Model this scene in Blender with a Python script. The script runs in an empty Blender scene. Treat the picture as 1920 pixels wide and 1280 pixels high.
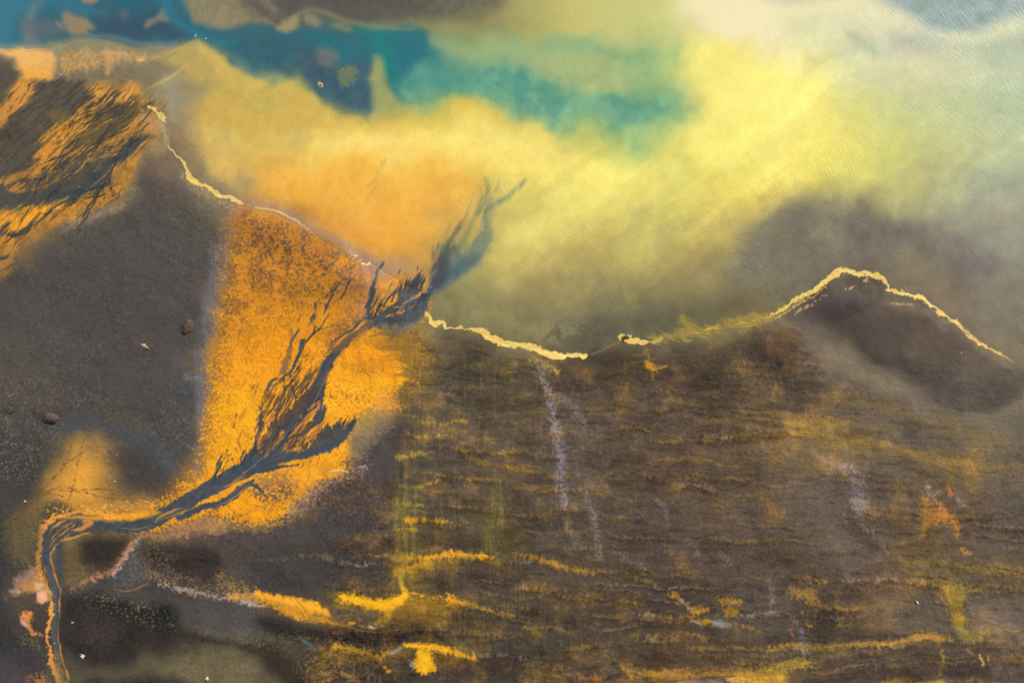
import bpy, bmesh, math, random
import numpy as np
from mathutils import Vector

# ------------------------------------------------------------------ camera, sky, sun, exposure
M_PX = 0.1                      # one photo pixel is 10 cm of ground
ALT = 230.0
scn = bpy.context.scene
cam = bpy.data.objects.new('camera', bpy.data.cameras.new('camera'))
scn.collection.objects.link(cam)
cam.location = (0, 0, ALT)      # a drone looking straight down
cam.rotation_euler = (0, 0, 0)
cam.data.sensor_width = 36.0
cam.data.lens = 36.0 * ALT / 192.0
cam.data.clip_end = 20000
scn.camera = cam

SUN_EL, SUN_AZ = 38.0, 40.0     # the sun stands to the upper right of the picture
w = bpy.data.worlds.new('World'); scn.world = w; w.use_nodes = True
nt = w.node_tree
sky = nt.nodes.new('ShaderNodeTexSky'); sky.sky_type = 'NISHITA'; sky.sun_disc = False
sky.sun_elevation = math.radians(SUN_EL); sky.sun_rotation = math.radians(SUN_AZ)
nt.links.new(sky.outputs[0], nt.nodes['Background'].inputs[0])
nt.nodes['Background'].inputs[1].default_value = 0.08
sun = bpy.data.objects.new('sun', bpy.data.lights.new('sun', 'SUN'))
scn.collection.objects.link(sun)
sun.data.energy = 4.2; sun.data.angle = math.radians(0.5); sun.data.color = (1.0, 0.95, 0.88)
el, az = math.radians(SUN_EL), math.radians(SUN_AZ)
sdir = Vector((math.cos(el) * math.sin(az), math.cos(el) * math.cos(az), math.sin(el)))
sun.rotation_euler = sdir.to_track_quat('Z', 'Y').to_euler()
scn.view_settings.view_transform = 'Standard'; scn.view_settings.look = 'None'
scn.view_settings.exposure = 0.68; scn.view_settings.gamma = 1.0
ALB = 0.62                      # albedo of a surface that reads as full white in the photo
COLGAIN = (1.0, 0.985, 0.92)

STEP = 1.25
# PAINT-BEGIN
# ------------------------------------------------------------------ colour map of the delta: sediments, some painted shade and sky glare
rng = np.random.RandomState(7)
def axis(a, b, lo, hi, fine, coarse):
    return np.concatenate([np.arange(lo, a, coarse), np.arange(a, b, fine), np.arange(b, hi, coarse)]).astype(np.float32)
XS = axis(-12, 1932, -232, 2152, STEP, 3.2); YS = axis(-12, 1292, -152, 1432, STEP, 3.2)
X, Y = np.meshgrid(XS, YS)
TAB = rng.rand(512, 512).astype(np.float32) * 2 - 1
def vnoise(u, v, seed=0):
    return 0.75 * (vnoise1(u, v, seed) + vnoise1(u * 0.71 - v * 0.71, u * 0.71 + v * 0.71, seed + 50.3))
def vnoise1(u, v, seed=0):
    u = u + seed * 37.17; v = v + seed * 91.73
    iu = np.floor(u).astype(np.int32); iv = np.floor(v).astype(np.int32)
    fu = (u - iu).astype(np.float32); fv = (v - iv).astype(np.float32)
    fu = fu * fu * (3 - 2 * fu); fv = fv * fv * (3 - 2 * fv)
    a, b = iu & 511, (iu + 1) & 511; c, d = iv & 511, (iv + 1) & 511
    return (TAB[c, a] * (1 - fu) + TAB[c, b] * fu) * (1 - fv) + (TAB[d, a] * (1 - fu) + TAB[d, b] * fu) * fv
def fbm(sx, sy=None, ang=0.0, octv=4, seed=0, warp=0.0):
    sy = sy or sx
    a = math.radians(ang); c, s = math.cos(a), math.sin(a)
    xx, yy = X, Y
    if warp: xx = X + warp * WX; yy = Y + warp * WY
    u = (xx * c + yy * s) / sx; v = (-xx * s + yy * c) / sy
    r = 0; amp = 1.0; t = 0
    for k in range(octv):
        r = r + amp * vnoise(u, v, seed + k * 3.1); t += amp * amp; amp *= 0.55; u, v = (u * 0.83 - v * 0.56) * 2.03, (u * 0.56 + v * 0.83) * 2.03
    return (r / math.sqrt(t) * 1.6).astype(np.float32)
WX = fbm(60, octv=3, seed=1); WY = fbm(60, octv=3, seed=2)
wx2 = fbm(10, octv=4, seed=3); wy2 = fbm(10, octv=4, seed=4)
N = {'c': fbm(45, octv=4, seed=5), 'm': fbm(14, octv=3, seed=6), 'f': fbm(3.6, octv=3, seed=7),
     'h': fbm(50, 7, 2, 4, 8, 5), 'v': fbm(5, 70, 0, 3, 9, 1), 'd': fbm(24, 3.4, -40, 3, 10, 2.5), 'q': fbm(24, 3.2, -57, 3, 17, 2.5), 'w': fbm(4.5, 11, 8, 3, 18, 6), 'y': fbm(260, 42, -35, 3, 19, 10),
     'e': fbm(34, 5, 20, 4, 11, 6), 'b': fbm(150, octv=3, seed=12), 'u': fbm(3.5, 22, 22, 3, 13, 5), 'g': fbm(2.8, octv=2, seed=14),
     's': fbm(60, 14, 28, 4, 15, 20)}
def sm(a, b, x): 
    t = np.clip((x - a) / (b - a), 0, 1); return t * t * (3 - 2 * t)
def hexc(h): return np.array([int(h[i:i + 2], 16) / 255 for i in (0, 2, 4)], np.float32)
def pts(s): return [tuple(float(q) for q in p.split(',')) for p in s.split()]
def spline(p, closed, n):
    p = np.array(p, float); m = len(p); out = []
    rngs = range(m if closed else m - 1)
    for i in rngs:
        if closed: a, b, c, d = p[(i - 1) % m], p[i], p[(i + 1) % m], p[(i + 2) % m]
        else: a, b, c, d = p[max(i - 1, 0)], p[i], p[i + 1], p[min(i + 2, m - 1)]
        for k in range(n):
            t = k / n
            out.append(0.5 * (2 * b + (c - a) * t + (2 * a - 5 * b + 4 * c - d) * t * t + (3 * b - a - 3 * c + d) * t ** 3))
    if not closed: out.append(p[-1])
    return np.array(out)
def field(pp, closed, pad, a, b):
    """signed distance (positive inside) at the warped position of every vertex of the box"""
    p = spline(pp, closed, 3)
    x0, x1 = p[:, 0].min() - pad, p[:, 0].max() + pad; y0, y1 = p[:, 1].min() - pad, p[:, 1].max() + pad
    i0, i1 = np.searchsorted(XS, [x0, x1]); j0, j1 = np.searchsorted(YS, [y0, y1])
    if i1 - i0 < 2 or j1 - j0 < 2: return None
    ext = max(abs(a) * 2.2 + abs(b) * 2.2, 1) + 4
    st = float(np.clip(max(x1 - x0, y1 - y0) / 260, 1.0, 5.0))
    if not closed: st = min(st, 2.0)
    gx = np.arange(x0 - ext, x1 + ext + st, st, dtype=np.float32); gy = np.arange(y0 - ext, y1 + ext + st, st, dtype=np.float32)
    GX, GY = np.meshgrid(gx, gy)
    best = np.full(GX.shape, 1e9 if closed else -1e9, np.float32); ins = np.zeros(GX.shape, bool)
    q = np.roll(p, -1, 0) if closed else p[1:]
    for (A, B) in zip(p if closed else p[:-1], q):
        ax, ay, bx, by = float(A[0]), float(A[1]), float(B[0]), float(B[1])
        dx, dy = bx - ax, by - ay; L = dx * dx + dy * dy + 1e-9
        t = np.clip(((GX - ax) * dx + (GY - ay) * dy) / L, 0, 1)
        d2 = (GX - ax - t * dx) ** 2 + (GY - ay - t * dy) ** 2
        if closed:
            np.minimum(best, d2, out=best)
            if ay != by:
                cr = ((ay > GY) != (by > GY)) & (GX < (bx - ax) * (GY - ay) / (by - ay) + ax)
                ins ^= cr
        else:
            r = 0.5 * (float(A[2]) + t * float(B[2] - A[2]))
            np.maximum(best, r - np.sqrt(d2), out=best)
    if closed: best = np.sqrt(best) * np.where(ins, 1, -1)
    sl = (slice(j0, j1), slice(i0, i1))
    px = X[sl] + a * WX[sl] + b * wx2[sl]; py = Y[sl] + a * WY[sl] + b * wy2[sl]
    u = np.clip((px - gx[0]) / st, 0, len(gx) - 1.001); v = np.clip((py - gy[0]) / st, 0, len(gy) - 1.001)
    iu = u.astype(np.int32); iv = v.astype(np.int32); fu = u - iu; fv = v - iv
    s = (best[iv, iu] * (1 - fu) + best[iv, iu + 1] * fu) * (1 - fv) + (best[iv + 1, iu] * (1 - fu) + best[iv + 1, iu + 1] * fu) * fv
    return sl, s.astype(np.float32)
MASKS = {}
def layer(p, closed, col, f=3, op=1.0, a=0, b=0, g=0, n='f', cov=None, cn='f', cs=0.35, col2=None, c2='m', into=None, mul=None):
    if isinstance(p, str): p = pts(p)
    if into is None and f > 1.7: f, b, g = f * 1.4 + .5, b * .6, g * .75
    if cov is not None and cn == 'f': cn, cs = 'g', max(cs, .6)
    r = field(p, closed, f + abs(g) * 1.6 + abs(a) * 2 + abs(b) * 2 + (max(q[2] for q in p) / 2 if not closed else 0), a, b)
    if r is None: return
    sl, s = r
    if g: s = s + g * N[n][sl]
    m = sm(-f, f, s)
    if cov is not None:
        t = (0.5 - cov) * 2.0
        m = m * sm(t - cs, t + cs, N[cn][sl])
    if into:
        for nm in into.split():
            M = MASKS.setdefault(nm, np.zeros(X.shape, np.float32)); M[sl] = np.maximum(M[sl], m)
    if col is None: return
    m = (m * op)[..., None]
    c = hexc(col)
    if col2: c = c + (hexc(col2) - c) * sm(-0.6, 0.6, N[c2][sl])[..., None]
    if mul: C[sl] = C[sl] * (1 + (c - 1) * m)
    else: C[sl] = C[sl] + (c - C[sl]) * m
def P(p, col, **k): layer(p, True, col, **k)
def S(p, col, **k): layer(p, False, col, **k)

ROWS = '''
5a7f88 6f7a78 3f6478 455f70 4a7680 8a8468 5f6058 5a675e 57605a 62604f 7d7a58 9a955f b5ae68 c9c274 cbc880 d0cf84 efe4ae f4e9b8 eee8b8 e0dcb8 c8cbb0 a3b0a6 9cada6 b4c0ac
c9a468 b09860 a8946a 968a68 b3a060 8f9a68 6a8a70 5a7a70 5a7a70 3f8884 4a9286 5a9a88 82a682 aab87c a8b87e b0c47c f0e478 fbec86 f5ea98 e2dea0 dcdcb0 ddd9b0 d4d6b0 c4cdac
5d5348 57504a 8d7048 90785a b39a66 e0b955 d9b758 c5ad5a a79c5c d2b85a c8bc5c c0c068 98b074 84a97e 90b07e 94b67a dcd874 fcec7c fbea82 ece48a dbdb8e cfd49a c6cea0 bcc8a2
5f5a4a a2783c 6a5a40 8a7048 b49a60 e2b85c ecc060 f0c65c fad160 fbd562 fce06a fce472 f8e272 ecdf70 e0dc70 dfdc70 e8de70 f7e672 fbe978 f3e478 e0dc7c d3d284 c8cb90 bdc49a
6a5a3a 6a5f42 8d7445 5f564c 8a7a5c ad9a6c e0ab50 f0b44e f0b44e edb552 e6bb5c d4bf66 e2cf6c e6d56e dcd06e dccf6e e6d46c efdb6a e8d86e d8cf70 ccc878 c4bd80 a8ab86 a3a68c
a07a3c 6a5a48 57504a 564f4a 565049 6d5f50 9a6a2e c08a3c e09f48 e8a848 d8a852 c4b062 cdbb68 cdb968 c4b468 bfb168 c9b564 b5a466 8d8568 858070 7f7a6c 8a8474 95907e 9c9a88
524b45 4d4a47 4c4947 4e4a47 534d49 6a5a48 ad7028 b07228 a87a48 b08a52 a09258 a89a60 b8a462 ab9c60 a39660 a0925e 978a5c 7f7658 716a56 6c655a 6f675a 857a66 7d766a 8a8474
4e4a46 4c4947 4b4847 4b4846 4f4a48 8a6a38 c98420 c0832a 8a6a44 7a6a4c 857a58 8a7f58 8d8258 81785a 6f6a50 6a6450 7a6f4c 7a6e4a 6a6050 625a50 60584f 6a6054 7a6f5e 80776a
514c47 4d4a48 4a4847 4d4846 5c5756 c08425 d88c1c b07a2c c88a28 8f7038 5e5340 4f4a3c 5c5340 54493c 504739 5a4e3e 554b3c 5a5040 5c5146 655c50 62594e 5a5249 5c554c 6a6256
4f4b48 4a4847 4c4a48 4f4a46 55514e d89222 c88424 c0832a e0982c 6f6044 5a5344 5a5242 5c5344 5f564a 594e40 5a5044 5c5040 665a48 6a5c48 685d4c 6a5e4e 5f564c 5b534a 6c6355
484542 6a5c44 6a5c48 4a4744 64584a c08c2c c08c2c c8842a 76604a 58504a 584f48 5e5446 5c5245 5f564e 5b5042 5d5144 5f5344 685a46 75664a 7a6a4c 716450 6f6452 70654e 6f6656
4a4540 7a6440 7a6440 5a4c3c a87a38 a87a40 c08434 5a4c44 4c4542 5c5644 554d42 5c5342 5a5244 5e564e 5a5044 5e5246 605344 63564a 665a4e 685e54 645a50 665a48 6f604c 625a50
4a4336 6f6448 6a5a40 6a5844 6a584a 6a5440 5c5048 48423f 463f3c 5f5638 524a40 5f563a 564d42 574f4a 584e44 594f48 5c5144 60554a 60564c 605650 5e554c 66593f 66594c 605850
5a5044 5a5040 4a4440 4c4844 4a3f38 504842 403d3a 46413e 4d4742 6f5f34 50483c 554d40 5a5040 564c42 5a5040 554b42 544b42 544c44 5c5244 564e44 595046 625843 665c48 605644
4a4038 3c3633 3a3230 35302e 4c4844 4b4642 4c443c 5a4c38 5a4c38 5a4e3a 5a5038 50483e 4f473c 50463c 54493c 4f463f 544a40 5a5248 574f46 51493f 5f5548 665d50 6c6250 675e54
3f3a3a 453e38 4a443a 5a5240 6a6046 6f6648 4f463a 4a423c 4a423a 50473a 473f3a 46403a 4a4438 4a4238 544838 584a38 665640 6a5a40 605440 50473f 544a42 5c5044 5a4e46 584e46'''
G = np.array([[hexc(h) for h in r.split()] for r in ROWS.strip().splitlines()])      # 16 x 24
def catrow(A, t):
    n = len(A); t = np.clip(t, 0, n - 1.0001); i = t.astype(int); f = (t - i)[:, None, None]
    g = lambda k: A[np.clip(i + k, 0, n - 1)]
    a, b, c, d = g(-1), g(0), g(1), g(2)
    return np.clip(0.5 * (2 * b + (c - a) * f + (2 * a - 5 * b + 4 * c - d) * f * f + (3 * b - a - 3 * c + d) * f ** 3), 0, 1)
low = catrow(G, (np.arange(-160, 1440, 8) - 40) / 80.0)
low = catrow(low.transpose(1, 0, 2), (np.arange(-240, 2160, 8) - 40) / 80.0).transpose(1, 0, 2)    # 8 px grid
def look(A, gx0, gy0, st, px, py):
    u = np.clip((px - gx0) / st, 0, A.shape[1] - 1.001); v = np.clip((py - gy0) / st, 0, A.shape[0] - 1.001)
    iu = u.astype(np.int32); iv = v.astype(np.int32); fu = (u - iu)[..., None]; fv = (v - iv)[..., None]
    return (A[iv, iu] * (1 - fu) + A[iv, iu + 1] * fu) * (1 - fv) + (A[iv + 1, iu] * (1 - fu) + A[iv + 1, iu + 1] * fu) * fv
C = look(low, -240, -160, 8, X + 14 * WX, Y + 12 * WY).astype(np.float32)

def texture(p, fn, f=30):
    r = field(pts(p), True, f + 4, 10, 3)
    sl, s = r; m = sm(-f, f, s)[..., None]
    C[sl] = np.clip(C[sl] + m * fn(sl), 0, 1)
# --- open water: where it lies
SEA = '-300,86 0,84 60,86 110,84 150,74 190,68 240,80 290,88 345,84 330,105 300,130 280,165 278,197 308,232 322,285 352,330 400,362 455,380 520,400 575,428 640,470 690,492 740,520 790,548 800,585 850,613 900,620 950,640 1010,652 1095,662 1160,640 1220,640 1300,625 1380,608 1440,592 1500,552 1560,512 1620,508 1665,535 1730,558 1800,605 1880,665 1960,720 2300,780 2300,-300 -300,-300'
P(SEA, None, f=6, a=3, b=2, into='sea')
P(SEA, None, f=70, a=3, into='seawide')
# blue deep water, upper left
P('-300,-300 340,-300 340,0 358,30 400,50 455,44 500,48 520,54 560,53 640,54 700,52 785,56 806,74 830,92 880,112 940,128 900,150 800,183 765,190 740,180 728,160 712,130 702,150 704,200 690,212 650,204 610,182 570,150 520,141 478,142 430,124 400,98 368,74 330,79 290,87 245,82 200,70 170,69 140,77 110,83 60,84 0,79 -300,70', '3a6470', f=10, a=5, b=1, op=.9, col2='2f6676', c2='c')
P('-300,-300 60,-300 55,0 40,30 20,60 0,78 -300,80', '3f7d96', f=14, a=6, op=.8)
P('60,-50 115,-50 170,15 140,28 90,20 60,30 50,10', '35718a', f=10, a=5, op=.7)
P('180,30 260,20 320,40 360,75 320,80 270,78 230,62 190,60', '3c5166', f=16, a=8, op=.8)
P('380,60 440,70 470,80 520,75 550,90 600,110 640,150 610,175 560,150 500,138 450,130 410,100', '36606e', f=18, a=8, op=.7)
P('560,120 620,110 680,110 700,140 700,195 680,212 640,200 600,178 570,150', '44606e', f=14, a=6, op=.85)
P('545,95 600,100 640,120 600,140 560,130', '465a66', f=12, a=6, op=.6)
P('590,62 680,60 720,75 700,110 640,110 590,95', '2c7480', f=18, a=10, op=.7)
P('700,46 800,40 900,48 960,80 930,100 870,80 806,70 790,56 730,56', 'a09a62', f=14, a=6, op=.7)
S('655,45,4 700,58,14 720,80,26 730,110,30 735,140,26 760,160,20', '1f8480', f=12, a=6, op=.8)
P('730,60 790,58 806,76 830,100 860,130 850,165 800,172 760,160 740,110', '2a7680', f=12, a=6, op=.75)
P('740,185 860,192 940,212 1030,252 1110,280 1180,300 1250,285 1310,250 1335,190 1315,130 1250,95 1150,85 1050,66 980,70 900,90 830,110', 'a3be7c', f=20, a=10, op=.7)
P('800,120 900,130 980,128 1040,140 1100,150 1060,170 980,172 900,180 820,182 770,185 745,165', '3a8c88', f=26, a=10, op=.7, col2='44908a', c2='b')
P('900,118 1000,116 1020,140 1060,160 1150,172 1230,168 1292,185 1300,215 1260,235 1225,244 1190,270 1160,264 1110,245 1050,240 1000,220 940,200 880,182', '55998c', f=24, a=11, op=.75, col2='6ca688', c2='c')
P('1130,105 1220,110 1270,135 1292,170 1295,210 1262,218 1230,190 1160,160 1180,130', '90b47e', f=16, a=8, op=.6)
P('1160,205 1215,200 1218,222 1195,255 1170,240', '6fa88c', f=10, a=6, op=.7)
P('1010,68 1080,70 1150,95 1230,105 1200,120 1120,112 1060,100 1010,90', '8aac84', f=10, a=6, op=.55)
P('805,76 880,78 980,95 1020,110 1080,118 1130,120 1180,140 1200,160 1150,172 1080,160 1010,140 940,130 870,110 820,95', 'a4b47a', f=15, a=12, op=.75)
P('1000,92 1060,100 1090,118 1160,130 1190,150 1160,165 1110,158 1060,140 1010,125', 'b4bc80', f=14, a=12, op=.5)
# turbid blobs and sand shoals in the blue water
P('118,22 135,28 150,30 168,40 177,52 166,60 170,63 140,67 122,58 112,42', '968468', f=5, a=2, b=1.5, op=.95)
P('60,0 72,0 66,25 58,45 62,65 66,80 36,80 38,55 46,30', '7c8280', f=8, a=4, op=.75)
P('45,38 110,42 112,60 80,70 45,60', '6a6c72', f=9, a=5, op=.7)
P('150,-12 185,-12 183,2 168,8 154,3', '958668', f=4, b=1.5)
P('226,20 240,22 238,36 228,34', '656a72', f=6, op=.7)
P('306,15 315,28 317,40 300,40 290,44 278,53 270,50 278,36 290,34', '857e6c', f=4, b=2, op=.9)
P('340,-200 900,-200 900,-12 480,-12 520,46 500,45 460,44 440,50 405,51 372,42 352,18', '958967', f=5, a=4, b=1, op=.92, col2='8a8064')
P('415,-100 900,-100 940,0 860,22 780,30 700,30 640,24 590,17 545,32 520,46 495,40 470,20', '6a665a', f=20, a=6, op=.85, col2='5f5a50')
P('520,-100 780,-100 780,10 700,22 600,12 540,8', '57524c', f=22, a=8, op=.8)
P('490,0 505,2 520,18 510,22 500,14', 'a0876a', f=6, op=.5)
P('518,52 545,32 562,34 558,52 545,60 530,60', 'a09468', f=5, b=2, op=.9)
S('548,34,5 565,24,6 580,19,6 605,22,6 640,36,5 680,46,7 720,53,5 775,56,2', 'a09468', f=5, a=1, op=.6)
P('570,28 585,27 602,38 600,47 585,48 572,40', '8a866c', f=5, b=2, op=.9)
P('622,44 640,44 655,50 660,57 640,57 626,52', '7c8468', f=5, b=2, op=.85)
P('595,90 630,92 632,110 618,122 600,122 590,108', '6d7470', f=7, a=3, b=2, op=.85)
P('633,128 660,124 670,140 662,158 645,160 633,148', '76805e', f=5, b=3, g=5, op=.85)
P('597,154 603,156 606,163 598,162', 'd8c078', f=1.5)
P('713,104 720,112 724,135 728,158 740,175 752,188 770,215 700,225 704,200 702,170 694,150 698,130 706,110', 'b4ac64', f=7, a=3, op=.8)
P('700,150 715,130 730,165 735,200 700,205', '8f9c6c', f=8, op=.5)
P('752,170 775,172 780,186 765,190', '6fa480', f=5, op=.8)
P('830,115 870,120 880,150 850,160', '55988a', f=14, op=.4)
S('310,-10,26 318,25,20 335,45,14 360,58,12 400,72,9 440,80,5', '2f7c90', f=8, a=3, op=.75)
S('60,5,6 110,5,8 160,20,8 200,24,4', '3d7a90', f=8, op=.5)
S('-100,82,5 60,87,5 110,85,5 150,75,5 180,68,4 215,70,5 260,82,6 300,85,8 330,82,8', '7a939a', f=5, op=.55)
S('405,88,8 450,118,10 480,140,12 530,148,14', '8a9a7a', f=10, op=.5)
P('105,38 112,44 118,55 113,52 106,45', '9a8c9a', f=2, op=.6)
# yellow silt water below; pale upper right mixes silt with painted sky glare
P('480,150 540,150 575,178 620,200 660,212 720,218 760,208 800,195 870,190 930,200 980,220 1050,245 1120,262 1170,285 1000,285 800,260 600,260 480,230', 'ecc95c', f=18, a=10, op=.6, col2='dcc25a', c2='c')
P('420,240 600,262 800,262 1000,272 1100,290 900,300 760,288 640,285 480,292 400,262', 'fbe07a', f=16, a=8, op=.55)
P('1060,245 1140,258 1180,285 1240,290 1300,330 1260,360 1180,330 1110,300', 'c8cc70', f=18, a=10, op=.5)
P('1280,130 1420,110 1540,150 1540,260 1480,340 1380,330 1320,260 1300,200', 'fdee7e', f=34, a=18, op=.5)
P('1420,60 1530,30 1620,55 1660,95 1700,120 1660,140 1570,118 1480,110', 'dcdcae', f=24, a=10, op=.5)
P('1590,62 1630,72 1650,95 1640,102 1615,92 1592,75', 'b3bf9e', f=9, a=4, op=.75)
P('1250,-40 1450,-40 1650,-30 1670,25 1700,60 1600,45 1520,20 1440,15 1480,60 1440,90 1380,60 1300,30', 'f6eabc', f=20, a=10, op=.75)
P('1420,-60 1600,-60 1600,-10 1530,4 1430,2', 'c0c4aa', f=10, a=5, op=.7)
P('1640,-60 1960,-60 1960,20 1880,45 1830,58 1760,55 1700,30 1660,12', '93a6a0', f=13, a=8, op=.85, col2='9caead', c2='c')
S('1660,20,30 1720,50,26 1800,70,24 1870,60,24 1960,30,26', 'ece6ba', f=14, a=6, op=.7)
P('1150,380 1250,385 1310,395 1320,420 1270,440 1230,450', 'a8ad6e', f=20, a=9, op=.4)
S('1060,330,20 1140,270,16 1240,240,10', 'cdd06a', f=14, a=10, op=.4)
S('1200,445,22 1330,360,18 1440,300,14', 'd4cc66', f=20, a=12, op=.45)
S('880,520,30 980,420,26 1080,340,20', 'c0b868', f=24, a=14, op=.4)
# brown shallow water, right; its edge comes down from (1500,370)
P('1455,395 1500,375 1570,372 1640,378 1700,400 1780,450 1860,500 1800,510 1700,480 1650,490 1560,500 1500,540 1440,560 1380,540 1370,500 1395,450 1410,425', '7c7463', f=28, a=9, op=.5, col2='8a8068', c2='c')
P('1500,470 1700,480 1820,540 1800,600 1680,540 1560,510', '746650', f=20, a=8, op=.4)
P('1560,400 1640,400 1720,440 1780,490 1700,480 1600,460', '6a655c', f=20, a=8, op=.5)
P('1400,430 1450,398 1520,390 1500,450 1430,500 1380,540 1370,500', '6f6c60', f=14, a=7, op=.6)
S('1300,440,30 1370,450,36 1410,400,30 1450,370,24', 'd6c266', f=16, a=8, op=.5)
P('1690,480 1720,475 1750,505 1790,540 1830,580 1800,590 1750,560 1700,520', '8d7c62', f=10, a=6, op=.7)
P('1780,455 1850,475 1880,500 1850,510 1790,485', '7c7474', f=16, a=6, op=.5)
P('1820,370 1920,400 1980,440 1920,430 1850,420', 'a49c84', f=20, a=9, op=.6)
P('800,590 860,560 960,545 1060,560 1160,560 1280,540 1380,545 1440,570 1300,622 1160,630 1095,655 1000,645 900,615 850,608', '857c54', f=30, a=14, b=4, op=.45, g=8, n='m')
P('1080,600 1150,590 1180,620 1130,645 1095,650 1060,640', '5c5646', f=14, a=7, op=.7)
P('1190,590 1290,580 1380,560 1400,590 1290,618 1200,628', '5f5a46', f=14, a=7, b=3, g=6, n='m', op=.6)
P('780,565 900,560 1000,600 1100,620 1000,640 900,605', '8f8a5c', f=10, op=.4, g=10, n='f', cov=.5, cn='m')
S('460,292,24 600,278,34 760,268,44 920,268,54 1060,290,50', 'ffe884', f=22, a=10, op=.6)
S('960,470,30 1090,390,44 1230,310,56 1340,230,70 1420,160,70', 'fbea7c', f=40, a=16, op=.55)
S('1180,470,20 1290,390,34 1400,320,40 1480,280,40', 'efdd72', f=26, a=12, op=.5)
P('880,255 1040,285 1160,310 1260,330 1200,390 1080,360 960,330 860,300', 'fbe678', f=26, a=12, op=.5)
P('1300,120 1400,90 1480,130 1500,220 1440,320 1350,300 1310,220', 'fff084', f=34, a=14, op=.7)
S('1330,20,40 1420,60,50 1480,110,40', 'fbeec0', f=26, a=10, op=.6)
def sweeps(sl):
    t = N['y'][sl]
    return (sm(0, 1.4, t) * .045 - sm(0, 1.4, -t) * .025)[..., None] * np.array([.8, .9, .55], np.float32)
texture('700,300 1000,230 1300,120 1700,100 2000,250 1900,420 1500,420 1300,560 900,600 760,480', sweeps, 50)
# small dark plumes in the yellow water
S('708,345,3 696,362,6 688,378,2', 'a8a068', f=3, g=2, op=.6)
P('815,390 850,385 840,410 800,415', 'b5a058', f=10, g=4, op=.6)

# --- land west: tan strip, yellow point, streaked orange basins
P('-200,92 60,90 110,88 160,78 200,74 250,86 300,92 340,88 300,130 270,165 180,170 100,160 -200,130', '8f8266', f=8, a=4, op=.95, col2='827860', c2='m')
P('110,78 160,74 230,80 280,95 300,105 240,100 180,95 130,95', '857e62', f=6, a=3, op=.7)
P('130,140 170,128 240,125 320,125 350,140 300,165 230,172 160,165', '7f725c', f=10, a=5, op=.8)
P('-120,96 0,92 28,87 60,88 92,100 104,114 97,138 90,150 62,154 40,150 30,130 12,104 -100,110', 'e2ad62', f=6, a=3, b=1.5, op=.97, col2='dca860', c2='m')
P('35,125 90,128 92,148 62,155 42,150', 'efab4c', f=8, a=3, op=.8)
P('-120,112 5,104 25,120 35,142 10,170 -120,210', '585146', f=8, a=5, op=.9)
P('112,128 122,100 145,96 168,98 190,105 215,94 236,100 262,97 278,110 262,116 232,112 215,124 206,112 192,118 178,130 160,136 140,134 125,146 116,142', 'c49a58', f=4, a=2, b=5, g=6, n='f', op=.9, cov=.78, cn='f', col2='b88c54')
P('196,100 212,95 216,112 212,136 202,140 200,120', 'bd9660', f=4, b=3, g=3)
P('258,112 272,110 270,116 260,116', 'e0ae68', f=2)
P('365,77 378,80 400,98 420,112 440,130 478,146 530,165 600,205 560,300 470,330 400,250 350,215 300,200 278,180 320,150 350,125 300,115 330,98', 'c8ac5a', f=10, a=6, b=2, op=.55, col2='b8a25a', c2='c')
P('366,77 378,79 395,92 430,122 460,140 500,155 460,180 420,160 390,120 370,98', 'ddba62', f=7, a=3, op=.7)
P('268,168 330,150 380,158 390,172 370,190 330,195 290,190', '8e8468', f=12, a=5, op=.7)
P('308,150 345,148 350,200 318,235 305,215', '9d9684', f=14, a=6, op=.55)
S('276,168,2 300,155,4 325,142,5 350,122,3', 'd8bc68', f=3, op=.6); S('285,112,1 310,104,3 340,90,4 362,79,3', 'd0b468', f=3, op=.6)
P('280,108 330,95 365,82 372,100 340,120 300,112', 'b8a45c', f=6, op=.6)
# orange basin ground
P('30,152 100,150 130,160 172,170 190,158 212,165 240,160 262,168 272,188 285,198 296,230 302,252 290,268 262,300 248,330 244,350 215,372 180,395 140,418 100,430 60,455 38,475 20,500 -10,540 -120,560 -120,200 0,190', 'c98c38', f=6, a=4, b=3, op=.95, col2='a8783a', c2='m')
P('170,170 195,160 215,175 245,158 265,170 255,185 225,190 200,192 180,188', 'dc9c4a', f=7, a=4, b=3)
P('90,250 130,225 165,215 160,250 145,275 125,300 80,320 60,325 75,290', 'ea9f36', f=8, a=4, b=3, op=.9, col2='d08c36')
P('10,175 40,155 65,165 60,195 30,215 5,230 8,200', 'cf9040', f=6, a=3, b=3, op=.9)
P('140,385 20,430 -100,440 -100,400 0,395 60,385 100,380', 'f0a02c', f=6, a=4, b=3, op=.9)
P('30,418 70,395 88,380 80,400 62,425 40,440 0,440', 'f5a42c', f=6, b=3, op=.8)
P('-60,440 20,440 38,455 30,475 0,480', 'e89a34', f=4, b=3)
P('-60,490 15,482 28,495 10,520 -60,540', 'e79a34', f=6, b=3)
P('120,430 190,400 245,365 250,330 262,300 300,262 320,290 330,320 270,330 262,362 230,385 190,410 140,432 90,445', '94805a', f=8, a=5, g=6, op=.8, col2='86714f')
P('60,160 290,170 300,260 200,330 120,400 20,470 -60,500 -60,380 60,330 120,250', '7a5c34', f=14, a=5, cov=.42, cn='q', cs=.5, op=.5)
P('100,170 290,190 290,260 160,330 60,330', '5c4c38', f=10, a=5, cov=.3, cn='d', cs=.4, op=.6)
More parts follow.
